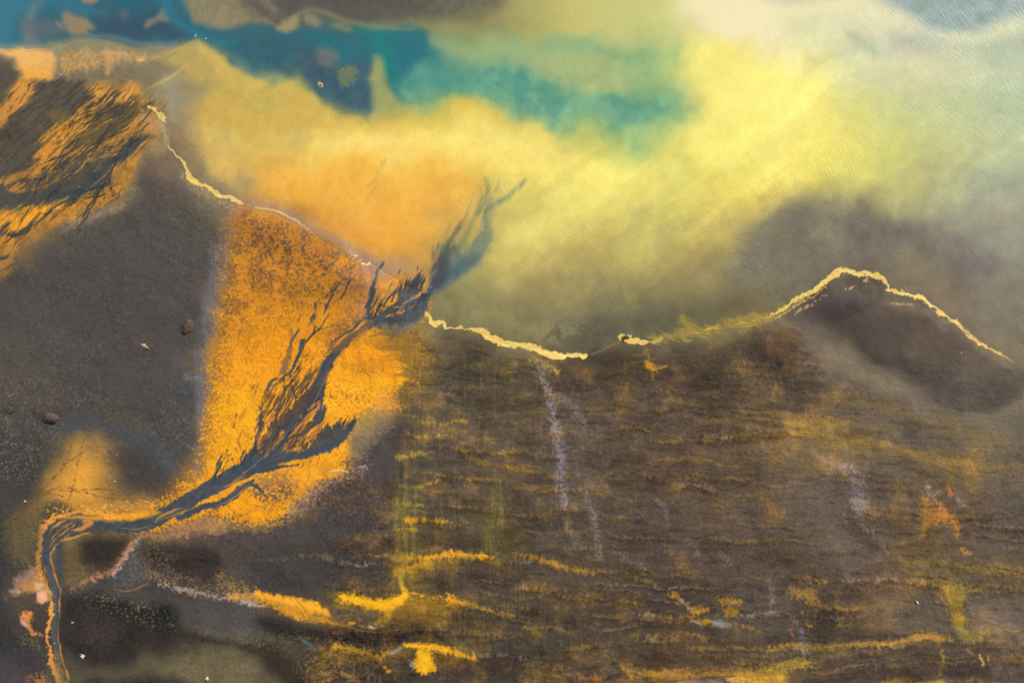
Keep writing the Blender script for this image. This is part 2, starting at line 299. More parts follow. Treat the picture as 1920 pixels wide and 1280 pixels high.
# dark streaked basins over it
P('62,152 75,148 140,150 172,178 172,190 150,212 118,235 92,248 82,275 70,305 45,325 0,338 -120,350 -120,215 0,240 30,215 55,205 66,180', '55504a', f=5, a=4, b=2, g=5, n='d', op=.92, col2='48453f', c2='d')
P('-120,125 20,130 32,150 20,170 5,200 -120,230', '5a5046', f=7, a=3, g=5, n='d', op=.9)
P('95,215 122,208 130,225 108,238', '8a6c3c', f=3, b=4, g=5, n='d', op=.5)
P('185,200 218,192 262,192 285,198 268,215 240,235 212,262 182,272 162,278 140,286 135,275 160,250 166,232', '5c5038', f=4, a=3, b=2, g=6, n='d', op=.85, col2='4e4632', c2='d')
P('295,250 282,266 262,280 240,290 215,300 190,318 180,338 202,338 220,345 185,365 150,372 100,385 60,386 20,395 -120,410 -120,350 0,345 50,330 100,318 130,300 170,290 200,275 240,262', '4c4c48', f=4, a=3, b=2, g=8, n='d', op=.9, col2='43464a', c2='d')
P('160,275 260,240 290,258 200,300 150,310 110,330', 'b98338', f=3, b=2, cov=.4, cn='d', cs=.15, op=.85)
P('20,330 100,318 130,330 100,352 60,360 15,360', 'b98338', f=3, b=2, cov=.42, cn='d', cs=.15, op=.9)
P('175,170 300,200 290,260 200,290 120,330 60,370 60,330 150,280 165,230', '47443c', f=6, cov=.28, cn='d', cs=.12, op=.75)
S('292,256,3 270,262,7 255,275,9 236,292,6', '454a52', f=2, b=2, g=2, n='d')
S('240,290,8 212,306,14 196,322,20 178,345,26 150,358,20 100,370,12', '424c50', f=4, a=2, b=2, g=4, n='d')
S('205,345,1.5 175,357,2.5 140,362,3', '3a3c38', f=1, b=1)
S('200,366,2 180,372,3 160,372,2', '3a3c38', f=1, b=1)
S('68,412,3 60,425,7 50,435,8 38,442,5 20,440,3 0,442,4 -60,446,5', '45443c', f=2, b=2, g=3, n='d')
S('22,414,3 12,428,10 2,438,8', '45443c', f=2, b=2, g=4, n='d')
S('20,478,4 8,484,8 -20,488,8', '3f3f3c', f=2, b=2)
S('218,357,1 214,370,2 222,364,1', '4c4438', f=1, b=1); S('238,352,1.5 228,360,2 225,372,2 208,380,1', '5a4c38', f=1, b=1); S('215,378,2 200,386,1.5 192,392,1', '554a38', f=1, b=1)
P('240,355 260,362 250,378 200,392 150,410 120,425 130,435 200,405 260,380 270,350', 'a39280', f=6, g=4, op=.5)
P('265,205 305,208 312,240 300,255 270,240', 'a8834e', f=7, g=5, b=2, op=.8)
P('300,240 340,245 400,330 440,385 420,392 350,350 310,290', '927e60', f=12, a=5, g=5, op=.75, col2='80705c')
P('275,300 320,290 350,340 400,380 430,392 300,380 260,350', '605248', f=12, a=5, g=5, op=.75)

def branch(x, y, a_, L, w_, dep, col='3a3c42', op=.9):
    p = [(x, y, w_)]; n_ = max(3, int(L / 9)); a0 = a_
    for k in range(n_):
        a_ += rng.uniform(-.22, .22) + (a0 - a_) * .3; x += L / n_ * math.cos(a_); y -= L / n_ * math.sin(a_)
        p.append((x, y, max(.3, w_ * (1 - (k + 1) / n_))))
        if dep and rng.rand() < .45: branch(x, y, a_ + rng.choice([-1, 1]) * rng.uniform(.25, .55), L * rng.uniform(.3, .5), p[-1][2] * .8, dep - 1, col, op)
    S(p, col, f=1.1, b=.6, g=.7, n='q', op=op)
for x, y, L, w_ in ((288, 205, 90, 3), (280, 232, 110, 4), (262, 262, 120, 5), (250, 200, 90, 3), (225, 200, 110, 4), (210, 235, 90, 4), (190, 265, 90, 4), (170, 215, 60, 3), (150, 262, 80, 4), (130, 290, 80, 4), (240, 290, 90, 5), (220, 310, 110, 5), (200, 345, 120, 5), (160, 360, 110, 5), (120, 345, 80, 4), (90, 330, 70, 4), (110, 380, 90, 4), (80, 400, 60, 4), (60, 160, 50, 3), (40, 165, 50, 3), (70, 190, 60, 3), (50, 210, 50, 3), (180, 180, 50, 3), (265, 180, 50, 2), (40, 440, 40, 3), (30, 495, 40, 3), (140, 320, 90, 3), (240, 245, 80, 3)):
    branch(x, y, math.radians(rng.uniform(208, 232)), L, w_, 2, '3d3b38', .8)
for x, y, L, w_ in ((120, 240, 60, 4), (210, 225, 60, 4), (170, 300, 70, 4), (90, 300, 60, 4), (130, 370, 60, 4), (200, 330, 50, 3), (240, 265, 50, 3)):
    branch(x, y, math.radians(rng.uniform(208, 232)), L, w_, 1, 'c08a3c', .75)
# --- grey gravel plain
P('262,360 300,345 340,360 400,392 425,420 412,520 395,640 375,740 360,820 300,880 240,900 200,800 100,780 -200,780 -200,560 0,530 50,470 140,432 210,405', '534c48', f=16, a=8, op=.45, col2='4b4846', c2='c')
P('-100,500 150,460 260,440 330,560 300,700 200,720 60,680 -100,700', '504b47', f=40, a=20, op=.6)
P('330,640 375,640 370,780 350,850 300,880 280,740 300,690', '494848', f=26, a=10, op=.5, cov=.6, cn='c')
P('230,640 300,630 330,670 280,690 240,680', '54464a', f=20, a=8, op=.25)
P('-50,740 100,700 200,740 280,780 360,780 350,830 290,810 200,780 120,770 -50,800', '6a5a48', f=20, a=8, b=4, g=8, cov=.35, cn='f', op=.7)
P('95,770 160,782 220,795 290,820 330,870 310,900 285,890 250,850 190,815 120,810 85,790', '4a4c52', f=8, a=4, b=2, op=.85)
P('-80,640 80,640 120,720 60,760 -80,740', '5c5440', f=20, a=10, op=.4, cov=.5, cn='m')
S('445,395,12 432,450,18 425,520,20 412,600,24 402,660,26 395,720,22 385,780,18 380,840,16 370,890,16', '827a84', f=12, a=3, g=7, n='v', op=.85, cov=.85, cn='f')
S('408,470,6 400,540,16 392,620,26 385,700,22 378,780,16', '6c6a74', f=12, a=3, g=7, n='v', op=.7)
S('350,708,6 385,710,9 408,712,6', '857a7c', f=5, g=3, op=.6)
# left: warm shallow pool with tracks
P('20,980 40,950 70,915 95,880 110,845 125,825 160,818 195,825 222,850 235,890 250,915 290,925 300,945 280,960 230,968 160,965 100,958 70,968 40,985', '94703c', f=22, a=8, b=2, op=.7, g=4)
P('100,940 120,860 145,830 180,835 200,870 205,920 190,945 140,950', 'cc9440', f=24, a=8, op=.65)
P('130,900 160,870 185,890 190,930 160,945 130,935', 'f4a838', f=20, a=6, op=.7)
P('170,945 270,935 300,950 262,968 160,965', 'cf9144', f=8, a=4, g=3, op=.7)
P('215,845 250,840 290,860 300,900 285,925 260,925 235,905 220,880', '47413e', f=16, a=6, op=.85)
P('82,962 100,945 130,945 150,965 130,975 95,975', '4c4742', f=6, a=3, op=.9)
P('-60,830 60,820 90,850 80,890 40,930 20,990 -60,1000', '3f3d3b', f=18, a=8, op=.6)
P('-100,760 100,770 110,820 90,850 0,880 -100,880', '565049', f=12, a=6, op=.35, g=8, cov=.45)

# --- orange delta flats
FLAT = '452,388 485,392 520,402 560,426 600,448 650,474 692,496 712,515 760,505 800,520 808,548 796,580 770,610 775,640 800,668 770,690 775,715 740,740 752,765 722,775 712,800 690,830 668,850 640,868 655,885 600,905 560,935 530,975 500,990 480,985 440,978 400,968 380,978 330,985 290,992 250,985 180,972 130,972 110,976 104,974 110,968 160,960 220,965 270,960 300,945 330,925 360,900 380,880 385,840 392,800 398,760 405,720 414,680 422,620 430,560 436,500 446,430'
P(FLAT, 'ffaa1a', f=13, a=3, b=4, g=12, n='f', op=1, col2='f59c18', c2='m', into='mud')
P('440,395 485,392 540,410 600,445 650,474 700,510 715,560 690,600 640,640 570,640 500,640 425,660 428,560 436,480', 'c47c28', f=26, a=8, g=6, n='f', op=.75, col2='b4722c', c2='m')
P('440,395 485,392 540,410 600,445 640,474 600,500 540,480 470,470 438,460', 'a0682e', f=20, a=6, g=8, op=.6)
P('470,530 560,520 620,520 610,580 540,610 480,600', 'cc8420', f=16, a=8, g=8, op=.6, cov=.6, cn='m')
P('620,700 700,690 740,740 700,790 640,850 560,880 600,800', 'ffb424', f=20, a=8, op=.5)
P('420,700 500,690 510,750 470,850 400,880', 'ffb220', f=20, a=8, op=.5)
P('430,600 600,570 620,600 560,650 520,700 430,720 410,700', 'f09a1a', f=22, a=10, g=9, op=.7)
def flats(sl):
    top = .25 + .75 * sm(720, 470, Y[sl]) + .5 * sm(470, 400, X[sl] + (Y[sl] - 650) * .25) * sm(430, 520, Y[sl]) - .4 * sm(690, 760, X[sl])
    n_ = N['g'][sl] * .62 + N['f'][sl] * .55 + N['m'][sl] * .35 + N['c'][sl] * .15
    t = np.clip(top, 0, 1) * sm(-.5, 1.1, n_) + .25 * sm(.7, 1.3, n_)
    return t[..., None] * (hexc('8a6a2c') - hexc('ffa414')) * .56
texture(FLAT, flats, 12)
P('425,520 440,520 425,700 408,820 385,880 375,860 390,740', '8a6438', f=14, g=10, cov=.5, op=.6)
P('640,500 700,505 705,560 690,600 650,640 630,640 660,570', '8f7060', f=12, a=4, g=8, n='u', op=.6, cov=.7)
S('685,500,12 695,540,14 688,570,16 672,600,10', 'd08a5c', f=5, g=5, op=.6)
P('640,600 690,590 700,600 660,640 625,680 600,700 590,720 600,670', '7c5638', f=8, g=6, op=.6, cov=.6)
P('500,640 600,600 600,640 590,700 560,760 520,760 500,700', 'ee961c', f=16, cov=.8, g=6, op=.5)
P('690,625 760,610 770,640 740,680 690,700 650,690 650,660', 'f0981c', f=10, g=8, op=.6, col2='d88a26')
P('700,620 790,600 810,640 795,700 770,760 730,780 760,690', '7a6236', f=14, a=5, b=3, g=14, n='h', op=.75)
P('690,560 720,510 760,505 790,515 760,540 735,570 715,590', 'd2924a', f=6, g=5, b=3, op=.85, col2='b88040')
P('600,735 700,732 745,728 730,760 690,765 610,755', '7a5a30', f=9, cov=.2, cn='f', op=.6)
P('712,740 745,750 735,790 705,800', 'e09a5c', f=10, g=8, op=.5)
# right border of the flats: lilac fringe and dark moor below
P('660,820 700,800 760,790 790,830 780,900 740,935 640,955 600,960 570,945 600,915 650,895 668,865', '4d4644', f=10, a=5, b=3, g=6, op=.85, col2='453f40')
P('652,800 700,770 740,790 700,830 670,860 655,850', '8a7a60', f=10, g=9, op=.75)
P('600,905 650,888 690,870 680,885 640,905 600,925 570,960 540,980 545,950 570,925', 'ab8a78', f=7, g=8, b=2, op=.75, cov=.75)
P('482,890 520,885 550,895 560,920 530,940 500,945 470,925 468,905', '5e5250', f=6, g=9, b=2, cov=.62, op=.85)
P('450,880 600,880 640,880 560,905 470,910', 'e8a050', f=8, g=8, cov=.5, op=.6)
S('620,882,2 638,880,3 655,883,2', 'f0d8b0', f=1.5)
S('665,878,2 675,872,3 690,873,2', 'b8a8a0', f=2, g=3, op=.7)
P('400,968 480,985 530,975 500,992 440,998 360,1000 300,1015 290,1005 340,990', 'c09058', f=6, g=6, op=.7)
# lilac shore band along the top of the flats
S('440,378,8 500,384,18 560,408,22 620,440,20 680,478,26 720,500,30 760,500,22 790,515,18', 'a08474', f=8, g=9, n='f', op=.75, col2='948090')
S('500,388,8 560,410,12 620,442,12 680,482,14', '8c7f94', f=5, g=6, op=.6)
S('480,388,1.5 520,397,2.5 545,408,2 580,430,1.5', 'f0d8b8', f=1.2, b=1)
S('655,470,3 672,485,5 690,494,4', 'e8d8b0', f=1.5, b=3, g=3, cov=.6)
P('460,300 700,300 880,300 900,350 860,420 800,470 780,500 700,480 640,450 560,400 470,380', 'f8b644', f=34, a=12, op=.5)
P('575,410 640,420 700,455 680,465 620,440 580,425', 'e8a040', f=10, op=.7)
P('720,480 800,500 805,545 790,560 770,520 730,505', 'c89a60', f=7, g=6, op=.6)

# --- the stream: lagoon plume, delta arms, feeders
DK = '3f4854'
P('806,548 812,500 820,470 828,462 840,468 850,450 856,462 870,478 890,470 905,480 880,505 850,525 825,545', '55605f', f=7, a=2, g=6, n='u', op=.7)
S('864,415,2 856,435,6 842,460,10 832,490,20 820,530,18', '5a6052', f=4, a=1, b=1, g=2, n='u', op=.85)
S('910,335,3 914,360,9 908,380,7 890,410,6 878,440,9 862,475,16 845,510,14', '76826a', f=5, a=2, op=.65, g=2, n='u')
S('985,340,2 955,365,5 930,385,9 912,402,12 914,430,18 904,458,30 885,485,36 850,512,34 825,538,22', '6b8078', f=6, a=2, op=.7, g=3, n='u')
for q in ('880,385,2 868,420,5 852,455,8', '900,350,2 903,375,5 895,400,6', '928,400,3 905,440,6 880,470,8', '845,420,2 836,445,5 826,475,7', '935,345,2 918,385,5 908,410,6', '720,300,2 705,330,3 690,350,2'):
    S(q, '77866e', f=3.5, a=1, g=2.5, n='u', op=.5)
P('840,505 880,485 895,490 860,518 815,550 806,548', '4f6470', f=7, a=1, op=.75)
P('812,500 825,470 840,490 840,520 812,540', '4c4f55', f=5, g=4, n='u', op=.7)
S('806,545,10 800,556,12 792,570,16', '4a5a68', f=2, op=.95, into='river')
P('788,522 778,522 762,532 752,550 742,565 722,582 700,598 684,608 692,618 720,612 750,613 775,608 792,592 802,575 806,555 800,548 785,552 795,535', '3c4450', f=3, a=2, b=3, g=3, n='u', op=.95, into='river', col2='4a525c')
P('745,545 770,522 790,520 794,535 770,550', '4a4844', f=5, g=7, n='u', op=.85)
for q in ('735,578,2 745,576,5 755,574,2', '770,562,1 785,552,4 800,545,3', '725,592,1 745,588,3 765,578,2 785,570,1', '755,570,2 775,556,3 792,545,2', '712,575,5 718,582,3 724,572,6'):
    S(q, 'c08a44', f=1.2, b=1.5, g=1.5, n='d', op=.9)
P('706,605 745,610 775,606 790,592 780,612 750,622 728,640 735,625 720,618', '6a6258', f=4, g=5, n='d', op=.75)
def R(p, wf=1.5, **k): S(p, DK, f=wf, a=1.0, b=1.0, g=1.3, n='q', op=.97, into='river', col2='47505a', c2='d', **k)
R('720,488,2 715,498,4 706,515,5 702,530,6 698,548,9 694,565,9 690,585,8 690,600,9')
R('690,596,9 676,610,11 664,620,8 652,636,8 640,650,10 628,664,14 616,680,17 606,700,18 598,722,24 590,742,30 576,758,34 560,780,36 545,800,40 520,825,44 495,850,46 470,872,38 440,890,32 400,912,30 370,930,28 330,952,26 290,975,26 255,986,24 215,984,20 180,974,17 150,970,17 125,976,16 104,986,17 92,1002,16 88,1025,14 92,1050,14 99,1075,14 104,1100,14 107,1130,14 106,1160,14 107,1190,14 110,1215,10 118,1240,8')
R('706,600,14 692,612,10')
R('690,606,14 700,604,10'); R('470,872,30 500,862,28 540,855,20 580,848,16 610,838,18 635,822,22 650,810,14 662,798,5 668,785,2')
P('570,838 600,812 612,800 640,800 660,795 650,815 620,838 585,848', DK, f=3, b=2, g=7, n='u', op=.95, into='river')
P('560,770 575,740 585,730 602,735 600,760 580,775', DK, f=3, b=2, g=6, n='u', op=.95, into='river')
R('632,470,2 636,478,3 630,488,4 620,498,4 612,506,3 608,514,1'); R('642,520,2 640,530,3 628,545,4 620,560,3 612,575,3 605,590,1')
R('592,568,3 590,585,5 586,595,6 582,605,4 576,615,2'); R('568,640,9 563,655,9 556,672,7 550,688,7 540,700,6 528,710,5 515,714,4 508,722,4 503,732,2')
R('534,712,4 532,726,5 534,740,4 530,752,3 520,770,3'); R('545,705,3 547,722,4 553,738,5 556,750,5 550,762,4')
R('490,765,3 490,780,8 489,800,8 484,820,8 480,840,12 474,862,16')
R('520,780,3 512,800,4 505,830,5 500,850,8'); R('610,760,4 600,785,12 580,800,12 560,820,12 540,840,14'); R('602,735,10 600,760,10 590,790,8')
R('458,842,3 457,852,5 452,866,6 446,880,6'); R('420,848,2 416,862,5 410,878,6 402,892,7 392,908,8'); R('410,868,2 420,866,5 415,880,4')
R('438,860,2 442,875,4 436,888,5'); R('447,775,2 444,790,3 440,803,2'); R('500,930,4 470,905,10 440,930,12 410,945,12 380,950,12 340,968,14')
R('476,900,6 458,915,10 435,932,11 400,946,11 360,955,10')
R('565,870,2 540,872,5 520,874,8 490,880,14'); R('560,620,1 548,640,1.5 540,655,1')
# fine rills on the flats
for k in range(150):
    x = rng.uniform(455, 620); y = rng.uniform(560, 880)
    if x > 560 - (y - 700) * .3 and y > 720 and rng.rand() < .2: continue
    if not (440 < x < 640): continue
    L = rng.uniform(8, 30); a_ = math.radians(rng.uniform(100, 135)); d = (y > 700)
    if not d and rng.rand() < .6: continue
    x2 = x + L * math.cos(a_); y2 = y + L * math.sin(a_)
    S([(x, y, .4), ((x + x2) / 2 + rng.uniform(-1, 1), (y + y2) / 2, 1.4), (x2, y2, .4)], '5a4634', f=1, b=.5, op=.7)
for k in range(46):
    t = rng.rand(); x = 545 + t * 120; y = 842 - t * 42 - rng.uniform(0, 12); L = rng.uniform(8, 24)
    S([(x, y, 2.4), (x + L * .35, y - L * .8, .5)], '443c38', f=1, b=1, op=.85)
for k in range(24):
    t = rng.rand(); x = 540 + t * 70; y = 815 - t * 80; L = rng.uniform(8, 22)
    S([(x, y, 3), (x + L * .3, y - L * .85, .5)], '443c38', f=1, b=1, op=.85)
# feathery side branches, dividing as they run up the flats
for x, y, L, w_ in ((402, 905, 60, 5), (414, 895, 40, 4), (440, 885, 44, 4), (455, 872, 52, 4), (470, 862, 90, 6), (480, 850, 80, 5), (490, 845, 60, 5), (500, 835, 110, 6), (512, 826, 90, 5), (520, 815, 80, 5), (530, 800, 100, 6), (545, 785, 80, 5), (556, 770, 70, 5), (570, 752, 50, 4), (580, 740, 46, 4), (524, 840, 60, 4), (536, 838, 56, 4), (548, 846, 50, 4), (560, 842, 46, 4), (575, 838, 44, 4), (590, 832, 40, 4), (600, 828, 40, 4), (612, 822, 34, 4), (622, 818, 30, 3), (592, 720, 40, 3), (604, 700, 36, 3), (620, 684, 30, 3), (650, 650, 36, 3), (668, 632, 40, 3), (692, 602, 60, 4), (700, 596, 70, 4), (560, 690, 44, 3), (552, 700, 40, 3), (575, 640, 70, 4), (590, 600, 60, 3), (640, 560, 60, 3), (612, 560, 80, 3), (720, 575, 50, 4), (735, 565, 50, 4), (750, 555, 46, 4), (765, 550, 40, 4), (780, 548, 34, 3), (740, 590, 46, 3), (760, 588, 40, 3), (776, 580, 36, 3)):
    branch(x, y, math.radians(rng.uniform(56, 74)), L, w_, 2)
# orange bars inside the braids
OR = 'd0893a'
for q in ('592,752,3 588,762,9 575,775,5 566,783,1', '585,770,4 570,790,10 555,808,6 545,822,2', '575,800,3 562,812,7 548,828,4 540,840,1', '530,805,3 524,818,8 516,832,5 512,842,1', '540,770,3 530,785,6 522,795,2', '506,838,3 500,850,8 495,858,2', '497,800,4 493,820,9 487,845,4', '552,745,3 540,760,7 530,775,5 525,790,2', '520,745,2 516,765,8 508,790,8 505,815,4', '600,748,1 598,758,3 597,765,1', '560,838,3 575,822,10 595,808,8 610,792,2', '540,845,2 560,830,5 575,815,3', '575,845,2 560,840,4 548,846,2'):
    S(q, OR, f=1.4, b=2.5, g=2.5, n='d', op=.95, cov=.8, cn='d', col2='b87a3c')
for q in ('345,950,1 322,958,5 300,970,5 292,978,1', '455,900,2 430,915,6 410,928,5 395,936,1', '462,890,1 440,903,3 420,912,1', '178,980,1 168,975,8 155,982,8 140,992,1', '126,974,2 112,980,6 100,990,4 93,1002,2', '300,975,1 320,967,1.5 345,955,1', '128,978,1 118,988,2 105,1002,2 95,1015,1', '145,975,1 130,990,1.5 110,1005,1.5 98,1012,1', '290,984,1 260,990,1.5 230,988,1', '400,935,1 370,948,1.5 330,965,1', '405,950,1 440,932,2 470,905,1', '500,848,.6 480,870,1.5 440,900,1', '560,790,.6 530,820,1.2 500,850,.6', '620,690,.6 600,730,1.2 590,755,.6'):
    S(q, 'dc9040', f=1, b=1, op=.85)
P('94,1034 90,1008 102,988 135,976 180,982 222,992 196,997 160,1000 125,1010 106,1030', '4a4a46', f=2.5, b=1.5, op=.95, into='river', col2='5a5248', c2='q')
for q in ('150,978,1 128,992,2 106,1010,1.5 97,1024,1', '138,976,1 116,990,2 100,1008,1.5', '165,986,1 140,996,1.5 118,1010,1', '176,976,2 168,982,8 152,990,8 138,992,2'):
    S(q, 'c88a4a', f=1.1, b=.8, g=1, n='q', op=.9)
P('500,735 540,705 600,690 598,730 570,770 540,810 500,850 486,840', '5f4c3a', f=10, cov=.5, cn='q', cs=.35, op=.85)
P('610,835 640,815 600,800 570,790 545,815 540,840', '6a4c34', f=6, cov=.5, cn='q', cs=.3, op=.8)
P('690,596 672,604 640,630 618,650 630,660 650,648 680,625 700,604', '7a5a44', f=4, g=4, n='q', op=.85)
S('686,600,4 672,612,8 655,622,8 640,636,5 628,650,2', 'f0981c', f=1.8, b=1, op=.95)
R('695,592,4 682,602,3 662,616,3 642,630,3 622,642,2')
S('548,622,3 545,655,8 536,685,15 530,700,8', '74564e', f=3, g=3, op=.75)
for k in range(26):
    x = 668 + k * 2.0; L = rng.uniform(4, 15); y = 700 + rng.uniform(-3, 3)
    if k % 3: S([(x, y, 1.4), (x + L * .25, y - L, .4)], '6c5230', f=1, b=.4, op=.5)
S('96,1045,9 103,1090,10 105,1140,10 106,1190,10 110,1225,8', '5d5b57', f=3, op=.75)
S('400,905,3 440,885,5 480,868,6 520,850,4', '38485a', f=6, op=.5)
S('250,988,4 300,972,6 340,955,4', '4f5a50', f=4, op=.5)
S('640,656,1 620,682,1.5 600,720,1', '5a6470', f=1.5, op=.6)
# banks of the lower stream
for q in ('270,962,3 235,964,6 200,962,7 160,958,8 130,962,8 105,972,8 88,985,9 80,1000,9 76,1030,9 74,1050,12 74,1070,12 82,1090,10 92,1110,8 98,1140,6 96,1165,7 92,1185,8 94,1210,8 102,1240,9 112,1265,12 125,1300,14',):
    S(q, 'f0a240', f=1.8, a=1, b=2, g=1.5, op=.95, col2='e0924a', into='mud')
S('108,1025,2 98,1040,3 102,1060,4 108,1080,4 114,1105,3 115,1125,3 115,1160,2.5 113,1190,2.5 116,1220,3 124,1245,4 132,1270,5', 'e09848', f=1.4, b=1.5, op=.95, into='mud')
S('170,998,2 140,1005,4 118,1013,4 104,1026,3', 'c8904c', f=1.5, b=1.5)
S('108,1225,8 114,1245,12 122,1270,14 130,1300,16', '9a7440', f=2, b=2, g=4, cov=.7, op=.8)
P('110,968 230,962 290,955 300,962 240,975 160,972', 'f6a830', f=3, b=1.5, op=.9)
for q in ('85,1060,2 90,1090,2 96,1105,1', '80,1065,1.5 84,1085,2 92,1100,1', '62,998,1 72,1000,3 78,1004,4', '86,973,3 92,980,3'):
    S(q, 'd07a48' if q[0] == '8' else 'e8a060', f=1, b=1, op=.8)
P('58,1060 68,1058 72,1070 90,1100 97,1125 92,1128 75,1130 70,1115 55,1108 30,1108 22,1104 32,1090 48,1075', 'cc9258', f=3, a=2, b=5, g=5, n='m', op=.92, col2='a8844a', c2='m')
P('28,1080 60,1062 66,1075 45,1088 32,1090', 'cf9c8c', f=3, b=3, g=3, op=.8)
P('72,1112 88,1105 92,1122 80,1130 74,1122', 'f0b08c', f=2, b=2); P('18,1104 34,1102 40,1110 22,1108', 'c8a8a0', f=2, b=2)
P('70,1090 84,1092 80,1104 70,1100', 'f0b890', f=2, b=2, op=.8)
P('10,1115 20,1112 18,1124 10,1124', '7a6a50', f=2, b=2)
P('44,1146 60,1144 62,1156 60,1170 70,1180 82,1190 70,1190 56,1182 50,1168 42,1160', 'd88e44', f=2.5, b=3, g=3, col2='c07c40')
P('41,1160 50,1162 54,1172 44,1168', 'd8a0a0', f=2, b=1)
P('40,1195 70,1195 78,1210 50,1208', '6a5c48', f=4, g=5, cov=.5)
P('50,1268 80,1258 96,1275 100,1290 80,1290', 'b8743a', f=3, g=5, n='d', cov=.7, op=.9)

# --- lower left moor
P('-200,990 20,985 60,1000 62,1040 50,1065 20,1080 10,1140 30,1200 50,1260 40,1400 -200,1400', '2f3032', f=24, a=8, op=.8)
P('15,985 60,975 78,990 70,1020 62,1050 40,1060 15,1040', '746440', f=14, a=5, g=5, op=.75)
P('-100,1225 20,1230 60,1300 -100,1400', '5a4e4e', f=20, a=6, op=.6)
P('112,1020 160,1004 200,1000 245,1000 250,1012 225,1045 190,1065 150,1085 125,1095 112,1070', '7a6240', f=8, a=4, b=2, op=.9, col2='6a5a3c')
P('150,1010 200,1002 235,1008 228,1035 205,1058 180,1062 150,1045', '2c2624', f=12, a=5, g=4, op=.9)
P('112,1010 122,1020 125,1070 118,1100 112,1080 106,1050', '42474c', f=5, op=.8)
P('244,1035 268,1012 270,1050 285,1080 275,1090 225,1090 215,1082', '4c4e50', f=6, a=3, b=2, op=.9)
P('115,1120 140,1100 180,1095 260,1098 340,1110 420,1125 520,1150 600,1170 640,1180 540,1200 480,1210 330,1195 280,1200 200,1160 130,1140', '524b47', f=10, a=6, op=.6)
P('118,1128 150,1112 200,1120 260,1140 300,1138 330,1145 334,1180 400,1200 360,1230 280,1240 200,1240 150,1245 120,1200', '272322', f=14, a=5, op=.92, col2='2d2624')
P('160,1112 230,1120 262,1135 290,1128 332,1140 330,1170 280,1165 230,1150 180,1130', '1f2122', f=7, a=3, g=8, op=.8, cov=.7, cn='m')
P('160,1105 300,1130 335,1165 330,1180 240,1160 170,1130', '7a6c40', f=8, cov=.12, cn='g', cs=.3, op=.7)
P('-40,740 60,735 120,750 130,800 90,880 0,910 -60,900', '2c2a27', f=14, a=5, cov=.42, cn='f', cs=.5, op=.55)
P('-40,740 60,735 120,750 130,800 90,880 0,910 -60,900', '837a6c', f=14, a=5, cov=.2, cn='g', cs=.4, op=.5)
P('340,1120 480,1130 560,1165 480,1190 400,1195 335,1170', '4c4a48', f=12, a=6, op=.6)
P('112,1180 130,1150 200,1150 250,1160 200,1200 150,1210', '4a4038', f=16, a=8, op=.45)
P('120,1260 180,1240 260,1235 340,1225 380,1190 440,1200 470,1230 560,1280 600,1320 420,1320 300,1265 200,1275 140,1290', '645a42', f=30, a=12, op=.8, col2='70664a', c2='c')
P('140,1290 200,1272 300,1268 360,1282 420,1330 100,1400', '2e2d2b', f=12, a=6, op=.85)
P('330,1178 420,1195 500,1205 560,1240 620,1280 700,1280 560,1300 470,1215 400,1205 330,1190', '30261f', f=8, a=5, op=.75)
P('480,1150 600,1175 700,1178 780,1172 820,1178 830,1200 760,1200 700,1222 600,1205 500,1185', '2a2422', f=10, a=6, op=.9)
P('560,1235 700,1215 780,1230 780,1300 560,1300', '38342f', f=18, a=8, op=.6)
P('265,1030 310,1015 360,1022 400,1040 420,1070 410,1090 370,1085 330,1070 290,1060', '2f2725', f=14, a=6, g=4, op=.88)
P('400,1005 480,1000 620,970 720,985 735,1030 720,1090 640,1108 520,1100 460,1085 420,1050', '46403e', f=16, a=8, g=7, n='d', op=.7)
P('480,1060 560,1080 620,1100 520,1100', '35312f', f=12, a=6, op=.6)
P('410,1070 440,1080 470,1105 420,1108', 'a07a38', f=8, g=7, cov=.6, op=.7)
for q, c_ in (('138,1102,3 160,1090,8 190,1078,9 212,1070,8 228,1052,9 240,1032,11 252,1016,9 268,1004,10 310,1000,14 350,985,18 400,975,16', 'a87850'), ('215,1076,4 232,1050,5 252,1022,5 262,1010,5', 'c09898'), ('190,1080,3 170,1085,4', 'c89070')):
    S(q, c_, f=3.5, b=3, g=4, op=.85)
S('285,1078,8 320,1090,10 350,1104,7 390,1112,7 430,1108,6 455,1112,5', 'a8824c', f=5, b=3, g=6, cov=.7, op=.85)
S('300,1092,3 340,1103,5 380,1110,6 400,1116,5 412,1118,6 430,1120,5', 'a89a9c', f=2.5, b=3, g=3, op=.8)
S('435,1115,12 465,1118,16 490,1118,12', 'cc9450', f=4, b=3, g=4); S('455,1128,6 480,1130,8 500,1134,4', 'c4b4c4', f=2.5, b=2, g=2, op=.9)
S('215,1102,2 240,1106,3 262,1100,3 280,1092,2', '8a6a48', f=1.5, b=1)
P('478,1106 500,1112 540,1118 580,1122 600,1130 622,1148 618,1160 600,1162 560,1158 535,1150 520,1138 495,1128', 'ffae26', f=3.5, b=3, g=4, col2='f5a02a')
P('580,1122 640,1112 680,1125 640,1150 600,1160', '6a5c34', f=5, cov=.55, cn='m', g=6, op=.7)
S('600,1160,4 630,1165,6 655,1170,5', 'e09a2c', f=2, b=2); S('640,1166,2 680,1180,1.5 720,1181,1 760,1176,1 840,1178,1', 'a08a60', f=1, b=1, op=.7)
P('632,1118 650,1108 672,1112 690,1120 712,1122 735,1118 752,1112 758,1100 764,1108 772,1116 760,1128 742,1142 722,1148 706,1136 690,1136 670,1130 650,1128', 'ffb81c', f=4, b=2.5, g=4)
P('770,1116 830,1120 850,1130 840,1145 780,1142 740,1145', 'a07c28', f=7, g=5, op=.85); P('750,1140 850,1140 860,1165 760,1175 730,1155', '6a5430', f=8, g=7, op=.8)
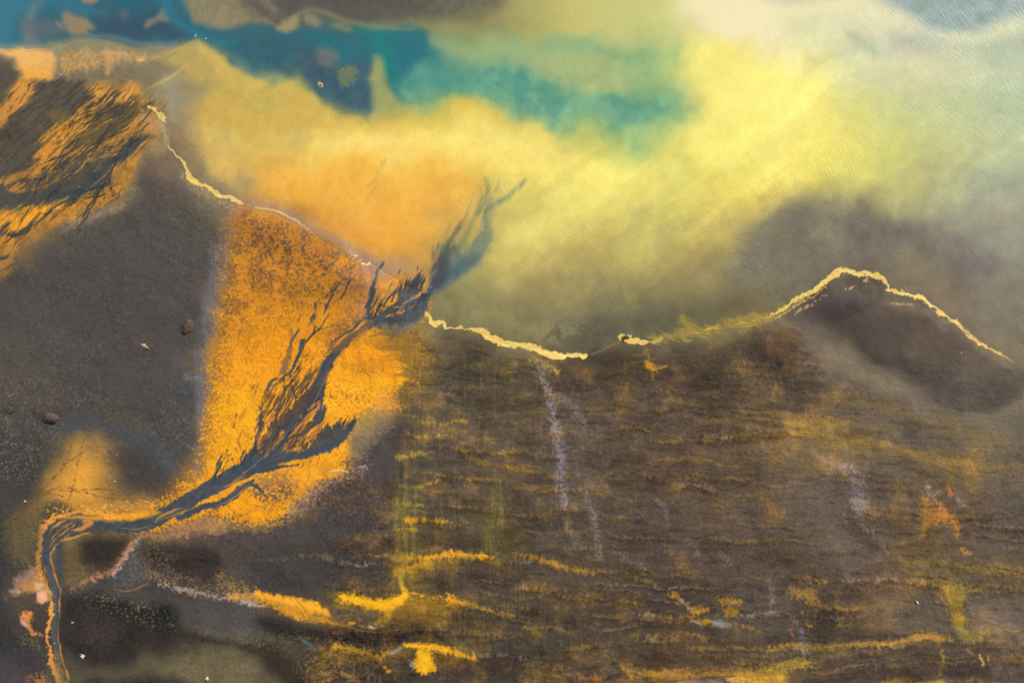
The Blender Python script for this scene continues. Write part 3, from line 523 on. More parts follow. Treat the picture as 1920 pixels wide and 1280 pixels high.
P('838,1112 858,1118 864,1132 850,1134 840,1128', 'e89e22', f=3, b=2, g=4); S('862,1126,10 890,1134,8 915,1142,5 928,1142,2', 'b8902c', f=3, b=2, g=4)
S('765,1108,2 800,1115,3 840,1114,3', 'c89a24', f=2, b=2, g=3); P('620,1138 700,1140 715,1155 690,1168 640,1168 625,1155', '4b4a44', f=5, b=2, g=4, op=.85)
P('655,1163 668,1163 665,1168 656,1168', 'e0982c', f=1.5)
S('700,1165,3 720,1160,9 735,1150,5', 'a08030', f=3, g=3, b=2); S('692,1172,4 704,1174,3', 'b8a8a0', f=1.5, b=1)
S('630,1208,8 655,1214,11 685,1222,11 712,1228,8 722,1222,9', 'c8942e', f=3, b=2, g=4, col2='b8862c')
S('756,1205,5 780,1207,7 810,1210,9 840,1216,11 865,1224,10 884,1230,5', 'ffb61e', f=2.5, b=2, g=3)
P('786,1214 806,1214 812,1232 820,1250 806,1258 786,1258 775,1248 770,1242 780,1232', 'f5b41e', f=2.5, b=3, g=4, col2='e0a420')
P('728,1222 742,1214 756,1207 750,1220 735,1224', '8a96a8', f=2.5, b=1.5, op=.85); P('768,1240 776,1242 778,1248 770,1246', '6a8ab0', f=1.5)
S('562,1190,2 572,1198,5 585,1208,5 600,1219,3', '4f6f84', f=2.5, b=1, op=.85); P('726,1252 734,1252 733,1258 725,1258', 'e09030', f=1.2); P('720,1246 725,1244 726,1250 720,1250', 'c09030', f=1)
P('640,1258 660,1262 680,1275 660,1272', '7a6448', f=4)
P('757,1100 753,1080 748,1066 742,1066 748,1085 754,1102', 'd8b030', f=2, b=1); S('757,1066,2 756,1085,2 757,1105,4', 'd0aa30', f=2)
# gold stripes running down the moor
for q, o in (('750,860,12 756,920,22 757,980,28 752,1030,30 757,1075,18 758,1100,6', .55), ('785,900,8 784,960,12 786,1020,14', .2), ('930,900,8 930,960,20 920,990,24 914,1040,16', .4), ('800,680,6 800,760,8 798,850,8', .3), ('860,1060,14 858,1120,12 864,1200,12', .3), ('850,1160,20 856,1220,16', .35), ('995,1230,6 998,1260,10 990,1290,14', .7)):
    S(q, '857a38', f=12, g=7, n='v', op=o * .9, cov=.75, cn='v')
for q, c_, o in (('745,1068,10 770,1060,16 800,1055,14', 'd8a224', .9), ('740,1045,12 780,1042,14 800,1050,10', 'c49428', .75), ('800,1042,6 825,1040,9 850,1036,8 880,1040,9 920,1042,8', 'e8a426', .95), ('760,975,4 785,974,9 810,975,6 850,978,3', 'd89a2a', .9), ('738,988,3 765,989,5 780,990,4', 'c8962c', .85), ('700,1040,2 740,1042,3 780,1062,3 840,1048,3', 'b88c34', .7), ('780,912,2 800,907,5 820,902,3', 'a8903c', .8), ('750,912,4 780,915,6', '9a8438', .6), ('795,788,2 830,794,4 870,785,4', '9a8838', .8), ('745,856,3 790,850,6 815,845,3', '9a8a40', .8), ('745,945,3 790,945,4', 'a08a3a', .8), ('770,815,2 800,818,4 845,817,3', '8f7c38', .8), ('860,840,4 900,862,6 960,876,3', '8a6a34', .7), ('960,1035,6 990,1038,8 1020,1050,8 1060,1062,7 1110,1070,4 1135,1070,2', 'b08430', .85), ('960,1048,4 985,1052,5 1010,1052,3', '8a7f8a', .7), ('1000,1055,1.5 1040,1065,1.5 1060,1070,1', '3a3028', .5), ('960,1100,6 1000,1104,5 1040,1110,5 1080,1118,3 1120,1128,2', 'a07c38', .8), ('970,1098,4 1000,1102,3', '9a8a90', .6), ('560,1040,3 600,1044,6 660,1056,5 700,1055,4 740,1058,3', '8a7858', .7), ('630,1055,1 660,1060,1.5 690,1058,1', 'b0a8a0', .7), ('820,1068,1.5 850,1052,1.5 900,1045,1', 'c0902c', .7),
    ('480,1050,2 540,1046,4 600,1045,3', '6f5f40', .5), ('980,1175,5 1000,1180,9 1010,1186,4', 'b08030', .85), ('1035,1175,2 1060,1180,3 1075,1188,2', 'a8893c', .8), ('970,1135,4 985,1138,2', 'a87c38', .8), ('1060,1212,4 1100,1208,7 1140,1208,4', '8f7636', .75), ('1025,1245,4 1060,1250,5', '8a7c3c', .7), ('1080,1262,8 1110,1266,10 1130,1266,5', 'a8702c', .7), ('1185,1148,4 1220,1152,5 1260,1158,4 1290,1158,3', '94763a', .8), ('1185,1150,2 1210,1155,2.5 1230,1158,2', '9a94a4', .75), ('1180,1188,3 1240,1194,5 1290,1190,5 1330,1198,4', '947638', .8), ('1210,1198,2.5 1250,1200,3 1270,1194,3', '8f8a94', .7), ('1170,1078,3 1200,1085,7 1225,1092,5', '9a7c34', .7), ('1150,1237,3 1180,1245,6', '9a7c38', .8)):
    S(q, c_, f=4, a=2, b=1.6, g=3.2, n='w', op=o, into='ridge')
P('1252,1107 1270,1112 1282,1128 1300,1136 1324,1138 1318,1148 1300,1148 1280,1130 1262,1118', 'b88430', f=3, b=3, g=4); S('1270,1118,1.5 1285,1134,2.5 1300,1142,1.5', '9a94a8', f=1.5, b=1)
P('1290,1154 1312,1158 1335,1164 1322,1172 1310,1168', 'a88034', f=3, b=2, g=3); S('1292,1160,2 1305,1166,3 1316,1168,2', 'b8b8c4', f=1.5, b=1)
P('1336,1162 1352,1162 1370,1170 1350,1174 1338,1170', '94a0ac', f=3, b=2, op=.85); S('1352,1168,3 1390,1168,6 1420,1182,3', '9a7c38', f=3, b=2, g=3, op=.8)
P('1345,1118 1384,1122 1384,1132 1352,1128', 'a8802f', f=4, b=3, g=4, op=.8); P('1352,1136 1384,1138 1380,1148 1360,1150', 'b08632', f=3, b=3, g=3, op=.85)
S('1385,1152,3 1420,1150,5 1450,1146,4', '8f8878', f=2.5, b=3, g=4, op=.8)
P('1165,1245 1200,1254 1280,1253 1400,1253 1440,1250 1470,1252 1470,1300 1370,1300 1368,1270 1300,1268 1240,1272 1200,1262 1180,1268', 'a87f36', f=3, b=2.5, g=4, col2='9a7838')
P('1374,1260 1420,1256 1460,1258 1470,1300 1375,1300', 'd8a240', f=4, b=1.5, g=2); S('1204,1263,1 1260,1272,1.5 1330,1268,1 1380,1264,1', '4a4030', f=1, b=1)
S('1360,1272,2 1372,1270,3', 'd0c0c0', f=1.5); S('1270,1276,4 1330,1274,6 1350,1276,4', '8f8a94', f=3, op=.7)
for q, o in (('960,1152,20 1040,1150,24 1120,1160,20 1170,1172,10', .5), ('990,1105,10 1100,1118,14 1200,1122,12', .4), ('1170,1175,14 1260,1174,16 1340,1180,12', .5), ('1340,1196,14 1420,1204,18 1480,1198,14', .5), ('1380,1230,16 1300,1236,20 1200,1230,18', .45), ('1030,1218,20 1060,1232,26 1020,1248,16', .55), ('860,1158,14 900,1164,16 940,1160,12', .55), ('840,1235,24 920,1252,30 980,1262,20', .55), ('800,1008,26 860,1012,30 900,1012,24', .5), ('830,1080,20 900,1085,26 980,1080,18', .4), ('1000,1030,10 1060,1045,14 1120,1055,10', .4), ('1180,1128,10 1240,1136,14 1290,1146,8', .4), ('1660,1256,16 1760,1250,24 1850,1262,20', .5), ('1540,1150,8 1640,1146,10 1740,1152,8', .3), ('1480,1140,6 1560,1152,12 1640,1164,8', .3), ('960,960,30 1040,975,34 1100,985,24', .3), ('600,1000,34 680,1010,44 730,1012,24', .45), ('1120,700,20 1220,705,26 1330,700,24', .4), ('1060,680,14 1130,668,16 1180,680,14', .5), ('1420,655,30 1450,690,34 1480,720,24', .45), ('1180,905,20 1300,895,30 1380,905,20', .25), ('1400,930,20 1440,1000,30 1500,1060,24', .2)):
    S(q, '3b322b', f=9, a=5, b=3, g=5, n='h', op=o)  # ridge shadows painted as dark bands below the gold ones
for q, c_, o in (('940,870,4 1000,885,7 1060,900,5', '8c6a34', .7), ('1200,870,4 1300,865,8 1400,868,5', '80623a', .7), ('960,905,4 1010,915,6 1050,925,4', '806038', .6), ('1100,760,5 1180,772,8 1260,770,6', '7a6236', .55), ('1300,790,6 1380,786,9 1440,790,6', '7e683a', .6), ('880,690,4 930,700,6 960,698,4', '7a6a34', .5), ('1380,870,8 1440,940,10 1500,1020,6', '7c6038', .5), ('960,740,5 1000,752,8 1020,775,6', '857030', .6), ('940,765,4 980,785,6', '857030', .6), ('1000,990,5 1060,1000,6 1080,1012,4', '846a34', .5), ('840,1190,8 870,1210,10 890,1180,6', '6f6a38', .5)):
    S(q, c_, f=4, a=4, b=3, g=5, n='h', op=o)
for q, c_, o in (('470,1122,16 540,1140,26 610,1160,18 680,1172,8', '8a6830', .5), ('640,1126,24 720,1140,30 800,1140,34 860,1140,20', '94722a', .5), ('620,1222,20 700,1236,24 740,1232,16', '7c6228', .5), ('760,1216,16 820,1222,20 890,1236,14', '8a6c28', .5), ('740,1062,24 800,1058,18 860,1050,14 930,1050,10', '7e6a2c', .5), ('1180,1262,16 1300,1268,18 1440,1262,18', '7c6434', .4), ('1500,1216,12 1620,1214,14 1760,1204,14', '74603a', .4)):
    S(q, c_, f=12, a=5, b=3, g=6, n='w', op=o)
# fine terraces: silt ledges with ledge shade painted dark below each
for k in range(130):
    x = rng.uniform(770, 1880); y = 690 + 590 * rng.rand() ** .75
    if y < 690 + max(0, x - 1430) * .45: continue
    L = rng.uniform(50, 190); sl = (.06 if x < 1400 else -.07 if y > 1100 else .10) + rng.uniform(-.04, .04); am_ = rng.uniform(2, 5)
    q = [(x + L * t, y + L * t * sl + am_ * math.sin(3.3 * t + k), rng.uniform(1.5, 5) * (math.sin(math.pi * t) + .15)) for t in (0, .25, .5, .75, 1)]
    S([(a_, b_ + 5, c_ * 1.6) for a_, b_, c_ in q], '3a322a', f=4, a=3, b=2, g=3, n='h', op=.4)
    S(q, ('8a6c34', '9a7838', '7c6a3c', '86746a')[k % 4], f=2.6, a=3, b=2, g=2.5, n='w', op=rng.uniform(.25, .6), into='ridge')
# lilac gravel trails
for q, o in (('1005,678,3 1012,700,5 1020,725,8', .7), ('1018,712,10 1030,740,12 1036,775,14 1042,800,16', .65), ('1042,790,14 1048,830,18 1052,870,16 1050,910,16 1058,945,10', .6), ('1045,740,16 1080,770,14 1100,800,10', .35), ('1095,920,6 1110,960,14 1118,1000,12 1122,1045,6', .5), ('1232,936,4 1245,955,8 1250,985,5', .5), ('1285,1010,3 1300,1020,5 1308,1040,4', .5), ('1350,1030,4 1362,1048,8 1360,1056,3', .55), ('1165,1040,6 1180,1050,8 1210,1060,8', .4), ('1520,845,4 1560,868,10 1600,880,20 1608,910,26 1612,935,22', .6), ('1602,940,20 1606,952,12', .75), ('1055,940,8 1062,985,8 1080,1020,6', .4), ('1030,720,8 1040,800,10 1052,880,10 1058,950,6', .5), ('1608,960,4 1620,990,5 1640,1002,3 1658,1030,3 1670,1050,2', .6), ('1656,1055,2 1662,1070,3', .55), ('1682,1072,2 1690,1080,3', .5), ('1732,912,6 1745,928,12 1758,925,6', .65), ('1792,930,4 1804,945,7 1798,950,5', .65), ('1440,1082,5 1446,1110,6 1448,1127,6', .65), ('1484,1150,2 1500,1180,6 1504,1205,9 1508,1222,7', .75), ('1492,1212,6 1512,1218,8', .7), ('1440,1148,5 1455,1150,4', .8), ('1480,1155,4 1486,1170,3', .6), ('1700,1195,3 1712,1196,4', .8), ('1860,1165,10 1910,1170,12', .2), ('870,975,6 880,990,8', .4), ('840,730,3 850,740,6', .3), ('1560,1030,3 1600,1100,2', .1), ('1240,770,8 1260,790,6', .3), ('1330,810,6 1370,822,5', .35), ('1190,815,6 1205,820,4', .3), ('430,700,2 400,715,3', .1)):
    S(q, '8c8896', f=5, b=2.5, g=3.5, n='w', op=o, cov=.72, cn='f', col2='9a8c90', c2='m')
P('1600,938 1625,942 1612,965 1606,958', '8898a4', f=4, b=2, op=.6)
# east: sand spit with its mound shading painted: dark core, lighter tan band
P('1468,590 1500,560 1545,528 1580,515 1640,518 1662,535 1670,552 1720,565 1780,600 1830,645 1880,680 1940,720 1920,735 1895,758 1850,768 1790,765 1740,748 1700,720 1650,690 1600,665 1550,640 1500,622', '544a44', f=6, a=4, op=.97, col2='5f554b', c2='c')
P('1480,590 1520,570 1560,548 1600,545 1620,560 1560,580 1520,600 1500,610', '665f5a', f=8, a=4, op=.7)
P('1500,575 1560,560 1640,580 1680,600 1700,640 1660,660 1600,640 1540,610', '403836', f=18, a=6, op=.8)
P('1600,600 1660,570 1740,600 1800,650 1810,700 1760,690 1700,680 1650,650', '675a4c', f=18, a=8, op=.5, g=5, n='m')
S('1580,640,10 1640,665,14 1690,690,14 1720,710,8', '423a34', f=16, a=4, op=.85)
S('1730,748,6 1780,762,12 1830,768,14 1880,762,8', '433b36', f=10, a=4, op=.85)
S('1455,612,20 1510,640,34 1570,670,40 1640,710,40 1720,750,30 1800,780,22 1880,780,30 1940,745,40', '80735f', f=18, a=7, op=.85)
S('1545,660,20 1610,690,26 1680,720,16', '8a7a62', f=16, a=6, op=.6)
P('1655,560 1690,562 1720,572 1745,590 1715,590 1680,580 1655,572', '736858', f=6, b=2, op=.8)
P('1700,570 1900,680 1960,690 1960,560 1880,540 1800,560 1740,540', '857a66', f=18, a=8, op=.35)
P('1760,600 1850,620 1920,650 1960,700 1890,680 1820,640', '8a7a60', f=8, a=4, g=5, n='e', op=.6)
S('1700,545,8 1740,540,12 1760,560,8', '8f7c62', f=8, op=.5)
S('1440,778,8 1500,782,18 1560,792,20 1620,800,14 1660,808,8', '8f7848', f=6, a=4, b=3, g=6, n='e', op=.8)
S('1480,800,30 1560,820,30 1640,838,28 1720,855,26 1800,868,20 1900,875,16 1960,870,14', '8a7444', f=9, a=5, b=3, g=7, n='e', op=.75)
S('1600,822,8 1660,836,14 1720,850,12', 'a07e44', f=6, b=3, g=5, n='e', op=.7)
P('1620,790 1700,800 1740,830 1700,845 1630,828 1590,808', '665f54', f=8, b=3, g=8, n='f', op=.7, cov=.7)
S('1560,745,10 1640,760,16 1700,775,20 1780,800,24 1880,820,20', '85724c', f=12, a=5, b=3, g=6, n='e', op=.6)
S('1540,765,4 1600,768,10 1650,790,14 1720,815,16 1800,840,14', '6a645c', f=9, a=4, b=3, g=4, n='e', op=.7)
P('1440,620 1480,640 1500,700 1560,760 1480,760 1430,700', '53493e', f=18, a=8, g=8, n='e', op=.6)
P('1400,640 1470,620 1500,660 1470,700 1400,690', '463e3a', f=12, a=6, g=8, n='e', op=.55)
# orange seeps on the right
P('1722,930 1740,928 1745,950 1765,950 1790,970 1796,1000 1788,1000 1780,980 1750,982 1722,990 1724,960', 'a87638', f=4, b=4, g=5, n='f', op=.85)
S('1775,912,4 1782,925,6 1776,925,3', 'd8863c', f=2.5, b=2); S('1752,940,6 1765,952,9 1772,960,6', 'c48448', f=3, b=3, g=3, op=.8); S('1780,965,4 1788,985,5 1792,998,6', 'c08240', f=3, b=2, g=2, op=.8)
S('1735,910,3 1740,912,4', 'd8b088', f=2); S('1800,1025,3 1808,1032,6 1816,1036,3', 'c88f3c', f=2.5, b=2, g=2); S('1730,985,10 1728,1000,8', '9a7838', f=5, g=5)
S('1778,870,10 1780,895,12 1775,910,8', '8a7238', f=5, g=6, n='v', op=.6)
S('1690,1050,8 1740,1055,14 1800,1062,12 1860,1068,10 1920,1075,8', '85703c', f=6, b=3, g=6, n='f', op=.75)
S('1705,1088,5 1760,1092,8 1800,1096,8 1830,1104,5', '957c3c', f=5, b=3, g=5, op=.8)
P('1762,1095 1806,1100 1808,1130 1802,1155 1804,1165 1785,1165 1778,1140 1768,1120', '98803c', f=5, b=3, g=7, n='f', op=.85); P('1785,1150 1802,1150 1806,1165 1788,1168', 'c49a3c', f=4, b=2, g=3)
S('1790,1165,14 1805,1185,18 1825,1194,12 1845,1182,10 1852,1176,6', 'a89048', f=5, b=2, g=3, op=.85); S('1862,1178,6 1876,1185,10 1872,1195,8 1856,1196,4', '8f8048', f=4, b=2, op=.75)
S('1440,1214,4 1480,1208,8 1530,1210,9 1570,1204,6 1610,1206,10 1680,1202,12 1730,1192,11 1780,1195,8', 'a88440', f=3.5, b=3, g=4, op=.9); S('1600,1203,4 1650,1206,6 1690,1198,6', 'bd904a', f=3, b=2, g=3, op=.8); S('1712,1192,6 1740,1190,9 1765,1194,6', 'c09048', f=3, b=2)
S('1515,1240,12 1490,1242,14 1450,1252,16 1430,1256,14', 'a08838', f=5, b=3, g=6, op=.85); S('1520,1222,16 1560,1226,18 1600,1228,12', '66603e', f=7, b=3, g=5, op=.7)
P('1482,1102 1528,1104 1528,1122 1536,1130 1515,1132 1500,1112 1484,1118', 'a07c3c', f=4, b=3, g=5, op=.85); S('1530,1088,4 1545,1088,5', 'a08038', f=3, g=3); S('1500,1085,14 1530,1090,10', '80683c', f=6, g=7, cov=.6)
S('1530,1130,6 1580,1136,8 1620,1132,6', '7c6840', f=7, g=4, op=.6); S('1510,1168,4 1520,1172,5', 'a88838', f=2.5, g=3); S('1574,1165,10 1590,1170,8', '807038', f=5, g=5)
S('1478,1180,3 1484,1188,4', 'b87850', f=2.5, g=2)
S('1765,1218,6 1768,1235,9 1762,1250,6 1752,1272,4', '9a8434', f=3, b=2, g=4, op=.85); S('1720,1284,14 1760,1278,14', 'd0a440', f=4, b=2); S('1660,1276,12 1700,1272,10', '8f7638', f=5, g=5)
S('1830,1225,3 1842,1240,4 1838,1245,3', 'd8a848', f=1.5, b=2); S('1848,1228,3 1850,1235,3', 'd8a848', f=1.5, b=1); S('1810,1215,3 1818,1222,3', 'b88878', f=2, b=1); P('1850,1228 1960,1218 1960,1245 1900,1240', '8a6840', f=8, g=5, op=.7)
S('1580,1246,2 1640,1240,2 1680,1234,1.5', '8a6450', f=1.5, b=1, op=.7)
P('1540,1190 1620,1180 1680,1186 1640,1195 1540,1202', '453c34', f=5, b=3, g=7, op=.75); P('1620,1250 1740,1240 1800,1262 1700,1270', '4a423c', f=10, a=5, op=.7)
P('1600,1068 1700,1062 1700,1072 1610,1076', '4c453e', f=6, b=2, op=.5); P('1680,1105 1740,1105 1750,1118 1690,1118', '4e4640', f=8, b=2, op=.55)
P('1640,1120 1720,1118 1760,1150 1700,1170 1620,1170', '6c6052', f=16, a=6, op=.6); P('1810,1120 1860,1110 1900,1160 1940,1200 1880,1210 1830,1190 1815,1150', '70665a', f=12, a=6, op=.6)
P('1470,900 1540,940 1620,1040 1560,1050 1490,960', '72675a', f=20, a=8, op=.6)
P('1600,860 1720,880 1720,1000 1660,1060 1600,1000', '62564a', f=24, a=8, op=.3)
P('1215,672 1222,680 1232,688 1245,686 1232,694 1218,694 1210,688', 'd89830', f=3, b=2, g=3); S('1235,690,2 1245,687,3 1250,686,2', 'e8b080', f=1.5); S('1212,655,10 1216,670,8', '9a7c3c', f=5, op=.6, g=4); S('1222,700,3 1224,712,2', 'b07c30', f=2)
S('1000,672,6 1020,682,10 1045,696,5', 'a8903c', f=5, g=7, op=.7, cov=.7); S('1040,692,3 1045,700,2', 'e0a834', f=1.5)
P('1100,660 1160,650 1200,670 1180,690 1130,690 1080,690 1060,680', '42392f', f=12, a=5, g=6, n='h', op=.6)
P('1250,650 1360,650 1440,650 1440,720 1330,760 1230,720', '463e34', f=22, a=8, g=8, n='h', op=.55)
P('1380,680 1440,700 1450,780 1420,790 1390,740', '706044', f=14, a=6, g=9, op=.6)
P('820,618 900,630 940,650 900,670 850,650', '4a4338', f=10, g=8, op=.6)
P('1360,880 1440,860 1540,1000 1560,1080 1480,1060 1400,980', '5c5143', f=20, a=8, op=.5); P('1480,920 1560,960 1600,1040 1540,1040 1480,980', '6a5f52', f=20, a=8, op=.6)

# brushed peat and rust grass, lower left
P('250,1000 420,1000 600,985 730,990 740,1080 640,1105 460,1090 300,1050', '6a5d4a', f=16, a=5, cov=.3, cn='e', cs=.6, op=.35)
P('300,1010 600,1000 720,1060 560,1090 380,1060', '322d2b', f=14, a=5, cov=.3, cn='e', cs=.6, op=.35)
P('620,900 700,895 735,915 725,965 650,968 610,950 580,960', '80592e', f=10, a=4, b=3, cov=.34, cn='f', op=.6)
P('255,1030 300,1020 330,1060 410,1090 440,1110 360,1108 300,1080 250,1100', '8a7048', f=7, b=3, cov=.3, cn='f', op=.5)
P('440,1000 700,985 720,1000 500,1020', '4f4a4c', f=8, op=.5)
P('600,1100 700,1095 750,1110 660,1120 600,1135 560,1120', '4b4230', f=6, cov=.5, cn='f', op=.6)
P('1000,1170 1170,1160 1200,1220 1150,1260 1000,1260', '4a4a3c', f=20, a=8, op=.4, cov=.6, cn='m')
P('460,1180 620,1185 780,1215 700,1250 560,1230 440,1200', '6f5f34', f=10, cov=.2, cn='g', cs=.4, op=.5)
P('560,1225 720,1235 740,1290 600,1300', '7c6434', f=10, cov=.26, cn='f', op=.5)
# --- textures of the ground itself
MOOR = '790,600 850,625 920,640 1000,660 1100,675 1200,650 1300,640 1440,615 1480,640 1560,690 1700,770 1900,820 2200,860 2200,1500 700,1500 560,1290 600,1200 640,1000 700,950 740,830 780,700'
gold = hexc('a07c2c') - hexc('4c4238')
def moor(sl):
    h = N['h'][sl] * .6 + N['m'][sl] * .3 + N['c'][sl] * .4
    t = sm(.15, 1.1, h) * (.55 + .45 * sm(-.4, .5, N['f'][sl])) * (1.1 - .6 * sm(1300, 1900, X[sl]))
    return t[..., None] * gold * .24 + np.array([0, -.012, -.014], np.float32) + (sm(.1, 1.0, N['b'][sl] * .5 + N['c'][sl] * .6) )[..., None] * np.array([.07, .035, -.01], np.float32) - (sm(.2, 1.0, -h) * .05)[..., None] + (N['f'][sl] * .016 + N['g'][sl] * .010)[..., None]
texture(MOOR, moor)
def vert(sl):
    t = sm(.35, 1.1, N['v'][sl] + .5 * N['c'][sl])
    return t[..., None] * np.array([.035, .03, .008], np.float32)
texture('740,640 1010,680 1060,900 1060,1200 900,1280 700,1200 720,900', vert)
def lilac(sl):
    t = sm(.5, 1.2, N['b'][sl] * .5 + N['m'][sl] * .6 + N['c'][sl] * .3)
    return t[..., None] * np.array([.036, .03, .055], np.float32) * .7
texture('790,640 1500,640 2200,860 2200,1500 700,1500 740,830', lilac)
def gravel(sl): return (N['g'][sl] * .010 + N['f'][sl] * .010 * (1 + N['c'][sl] * .4))[..., None] + (sm(.3, 1.3, N['c'][sl] * .4 + N['g'][sl] * .6) * .035)[..., None] * np.array([1, .85, .65], np.float32)
texture('-300,560 60,480 260,360 330,330 440,400 400,700 370,900 700,900 740,1100 600,1500 -300,1500', gravel, 12)
def shallow(sl): return (N['m'][sl] * .012 + N['c'][sl] * .012)[..., None] * np.array([1, 1, .8], np.float32)
texture('300,90 1000,120 2200,0 2200,700 1880,660 1500,560 1100,650 800,580 440,380 280,200', shallow)
for k in range(60):            # scattered pale shell and stone flecks
    x, y = rng.uniform(20, 900), rng.uniform(860, 1275)
    S([(x, y, .8), (x + 1.2, y + .6, .8)], 'c8b890', f=.8, op=.6)

# --- surf: broken foam along the beach
FO = 'f8dc7c'
def foam(q, **k):
    S([(x_, y_, w_ * 1.1 + .8) for x_, y_, w_ in pts(q)], FO, f=1.5, a=1.4, b=2.2, g=1.4, n='m', op=.95, col2='f2cc6c', c2='m', into='foam', **k)
S('1440,594,14 1380,610,18 1300,624,16 1230,634,18', 'b8983c', f=5, b=4, g=6, n='e', op=.8, cov=.8)
S('1280,600,14 1292,612,16', 'b09838', f=6, g=5, op=.7, b=3)
foam('281,198,3 290,208,4 302,218,6 308,228,5'); foam('313,272,1.5 326,286,3 334,296,4 346,312,5 354,326,6 358,336,8 368,344,8 384,350,7 400,360,8 416,368,7 432,374,5 456,381,2')
S('298,220,9 306,235,12 312,262,6', 'b8a888', f=5, g=4, op=.5); S('345,330,8 365,350,10 400,372,14 430,386,10', 'a8905c', f=5, g=6, op=.6, cov=.6)
foam('799,586,4 806,596,7 816,604,8 830,606,5 838,612,8 850,614,4 868,613,2'); foam('848,618,3 862,616,3 880,618,3 900,620,8 915,628,11 930,636,10 944,643,7 962,646,9 980,646,8 996,650,9 1012,658,10 1030,662,13 1045,666,12 1060,664,8 1080,664,8 1094,667,12')
foam('1162,634,1.5 1166,628,2 1174,626,2 1181,630,2 1184,637,2'); P('1166,632 1176,629 1181,637 1174,642 1166,640', '4a3c30', f=2)
foam('1176,641,5 1190,640,9 1206,641,7 1222,640,4 1240,636,2'); foam('1290,626,1 1310,622,3.5 1330,618,3 1345,613,1 1380,607,.6 1400,604,2 1420,600,.6 1450,592,1')
S('1230,636,14 1300,622,16 1380,606,14 1440,592,12 1480,572,10', 'a08c44', f=4, b=4, g=5, n='e', op=.6)
foam('1440,592,1.5 1462,580,3 1478,568,4 1500,556,4 1520,546,5 1536,538,9 1546,528,8 1556,518,7 1568,511,9 1580,509,11 1600,509,9 1612,513,6 1622,512,7 1640,517,6 1656,520,6 1664,528,6 1667,538,4')
S('1450,598,2 1475,584,3 1500,566,3 1530,550,3 1545,540,2', 'c09c50', f=1.5, b=2, g=1.5)
foam('1664,541,4 1676,544,6 1694,552,7 1712,557,6 1728,560,8 1740,570,7 1752,576,5 1770,590,3.5 1790,604,2.5 1808,617,2.5 1822,628,2.5'); foam('1745,581,1 1770,594,1.5 1795,610,2.5 1815,628,3 1840,644,3.5 1856,652,3.5 1876,664,3')
for q in ('1546,555,2 1532,563,2 1518,572,3 1500,578,4 1490,588,2', '1634,518,2 1625,523,3 1617,527,1', '1582,543,1 1592,541,2 1603,537,1', '1672,565,2 1690,571,2 1715,572,1 1735,568,2'):
    S(q, 'c89c68', f=1.5, b=2, g=2, op=.8)
for q in ('1160,640,2 1130,655,2 1110,664,2',): S(q, '9a8a40', f=2, b=1, op=.7)
S('1790,604,2 1822,628,2.2 1850,650,1.6', 'ecc678', f=1.2, b=1, op=.9); S('1795,612,1.4 1840,645,2.4 1876,664,2.6 1900,680,1', 'e8b868', f=1.2, b=1, op=.9)
for q, c_ in (('486,1112,6 530,1122,12 580,1132,16 612,1146,10', 'ffb02a'), ('640,1116,8 690,1128,14 730,1132,14 760,1114,8', 'ffbc20'), ('762,1206,4 820,1214,8 884,1230,5', 'ffba22'), ('790,1222,10 800,1236,18 796,1250,14', 'f8b820'), ('800,1042,4 850,1037,7 915,1042,6', 'eca828')):
    S(q, c_, f=3, a=1, b=2, g=3, n='w', op=.9)
# animal and wader tracks across the mud
TR = ['140,820,1 125,870,1 98,900,1 75,930,1 55,960,1', '160,822,1 150,860,1 145,895,1 135,930,1 128,950,1', '70,940,1 95,918,1 130,918,1 165,922,1 200,932,1 240,935,1 262,945,1', '85,925,1 115,912,1 150,917,1 190,916,1 230,920,1 260,938,1', '60,955,1 80,928,1 110,925,1 125,930,1', '165,840,1 148,855,1 132,865,1 115,885,1 100,900,1']
for q in TR: S(q, '6a4420', f=1.0, g=1.2, b=1, n='g', op=.65, cov=.6, cn='g')
for q in ('1840,650,1.2 1825,672,1 1812,700,1 1808,712,1', '1838,655,1 1815,672,1'): S(q, '4a423a', f=.8, b=1, op=.7)
for q in ('545,1118,1 560,1135,1 575,1155,1', '555,1118,1 572,1138,1 585,1158,1'): S(q, 'a86a1c', f=.8, g=1, n='g', op=.7, cov=.6, cn='g')
# dark halo round the stones
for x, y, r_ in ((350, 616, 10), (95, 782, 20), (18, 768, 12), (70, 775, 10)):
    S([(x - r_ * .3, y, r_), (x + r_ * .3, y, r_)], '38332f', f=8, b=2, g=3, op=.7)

# PAINT-END
# ------------------------------------------------------------------ relief of the place
def M(n): return MASKS.get(n, np.zeros(X.shape, np.float32))
sea, river, mud, foam_m = M('sea'), M('river'), M('mud'), M('foam')
Z = (0.9 + 0.25 * N['b'] + 0.04 * N['c'] + 0.022 * N['m'] + 0.010 * N['f'] + 0.006 * N['g']).astype(np.float32)
moorm = sm(700, 860, X) * sm(640, 720, Y)
Z += moorm * (0.016 * N['h'] + 0.01 * N['f'])
Z += M('ridge') * .07
Z += mud * 0.012 * N['f']
Z -= river * 0.09 + river * (0.03 * N['m'] + 0.02 * N['f'] + 0.012 * N['g']) * 0.8
lf = 1 - sm(.02, .5, M('seawide')); Z = (.03 + (Z - .9) * .12 * (1 - lf) + (Z - .03) * lf) * (1 - sea) - 0.3 * sea
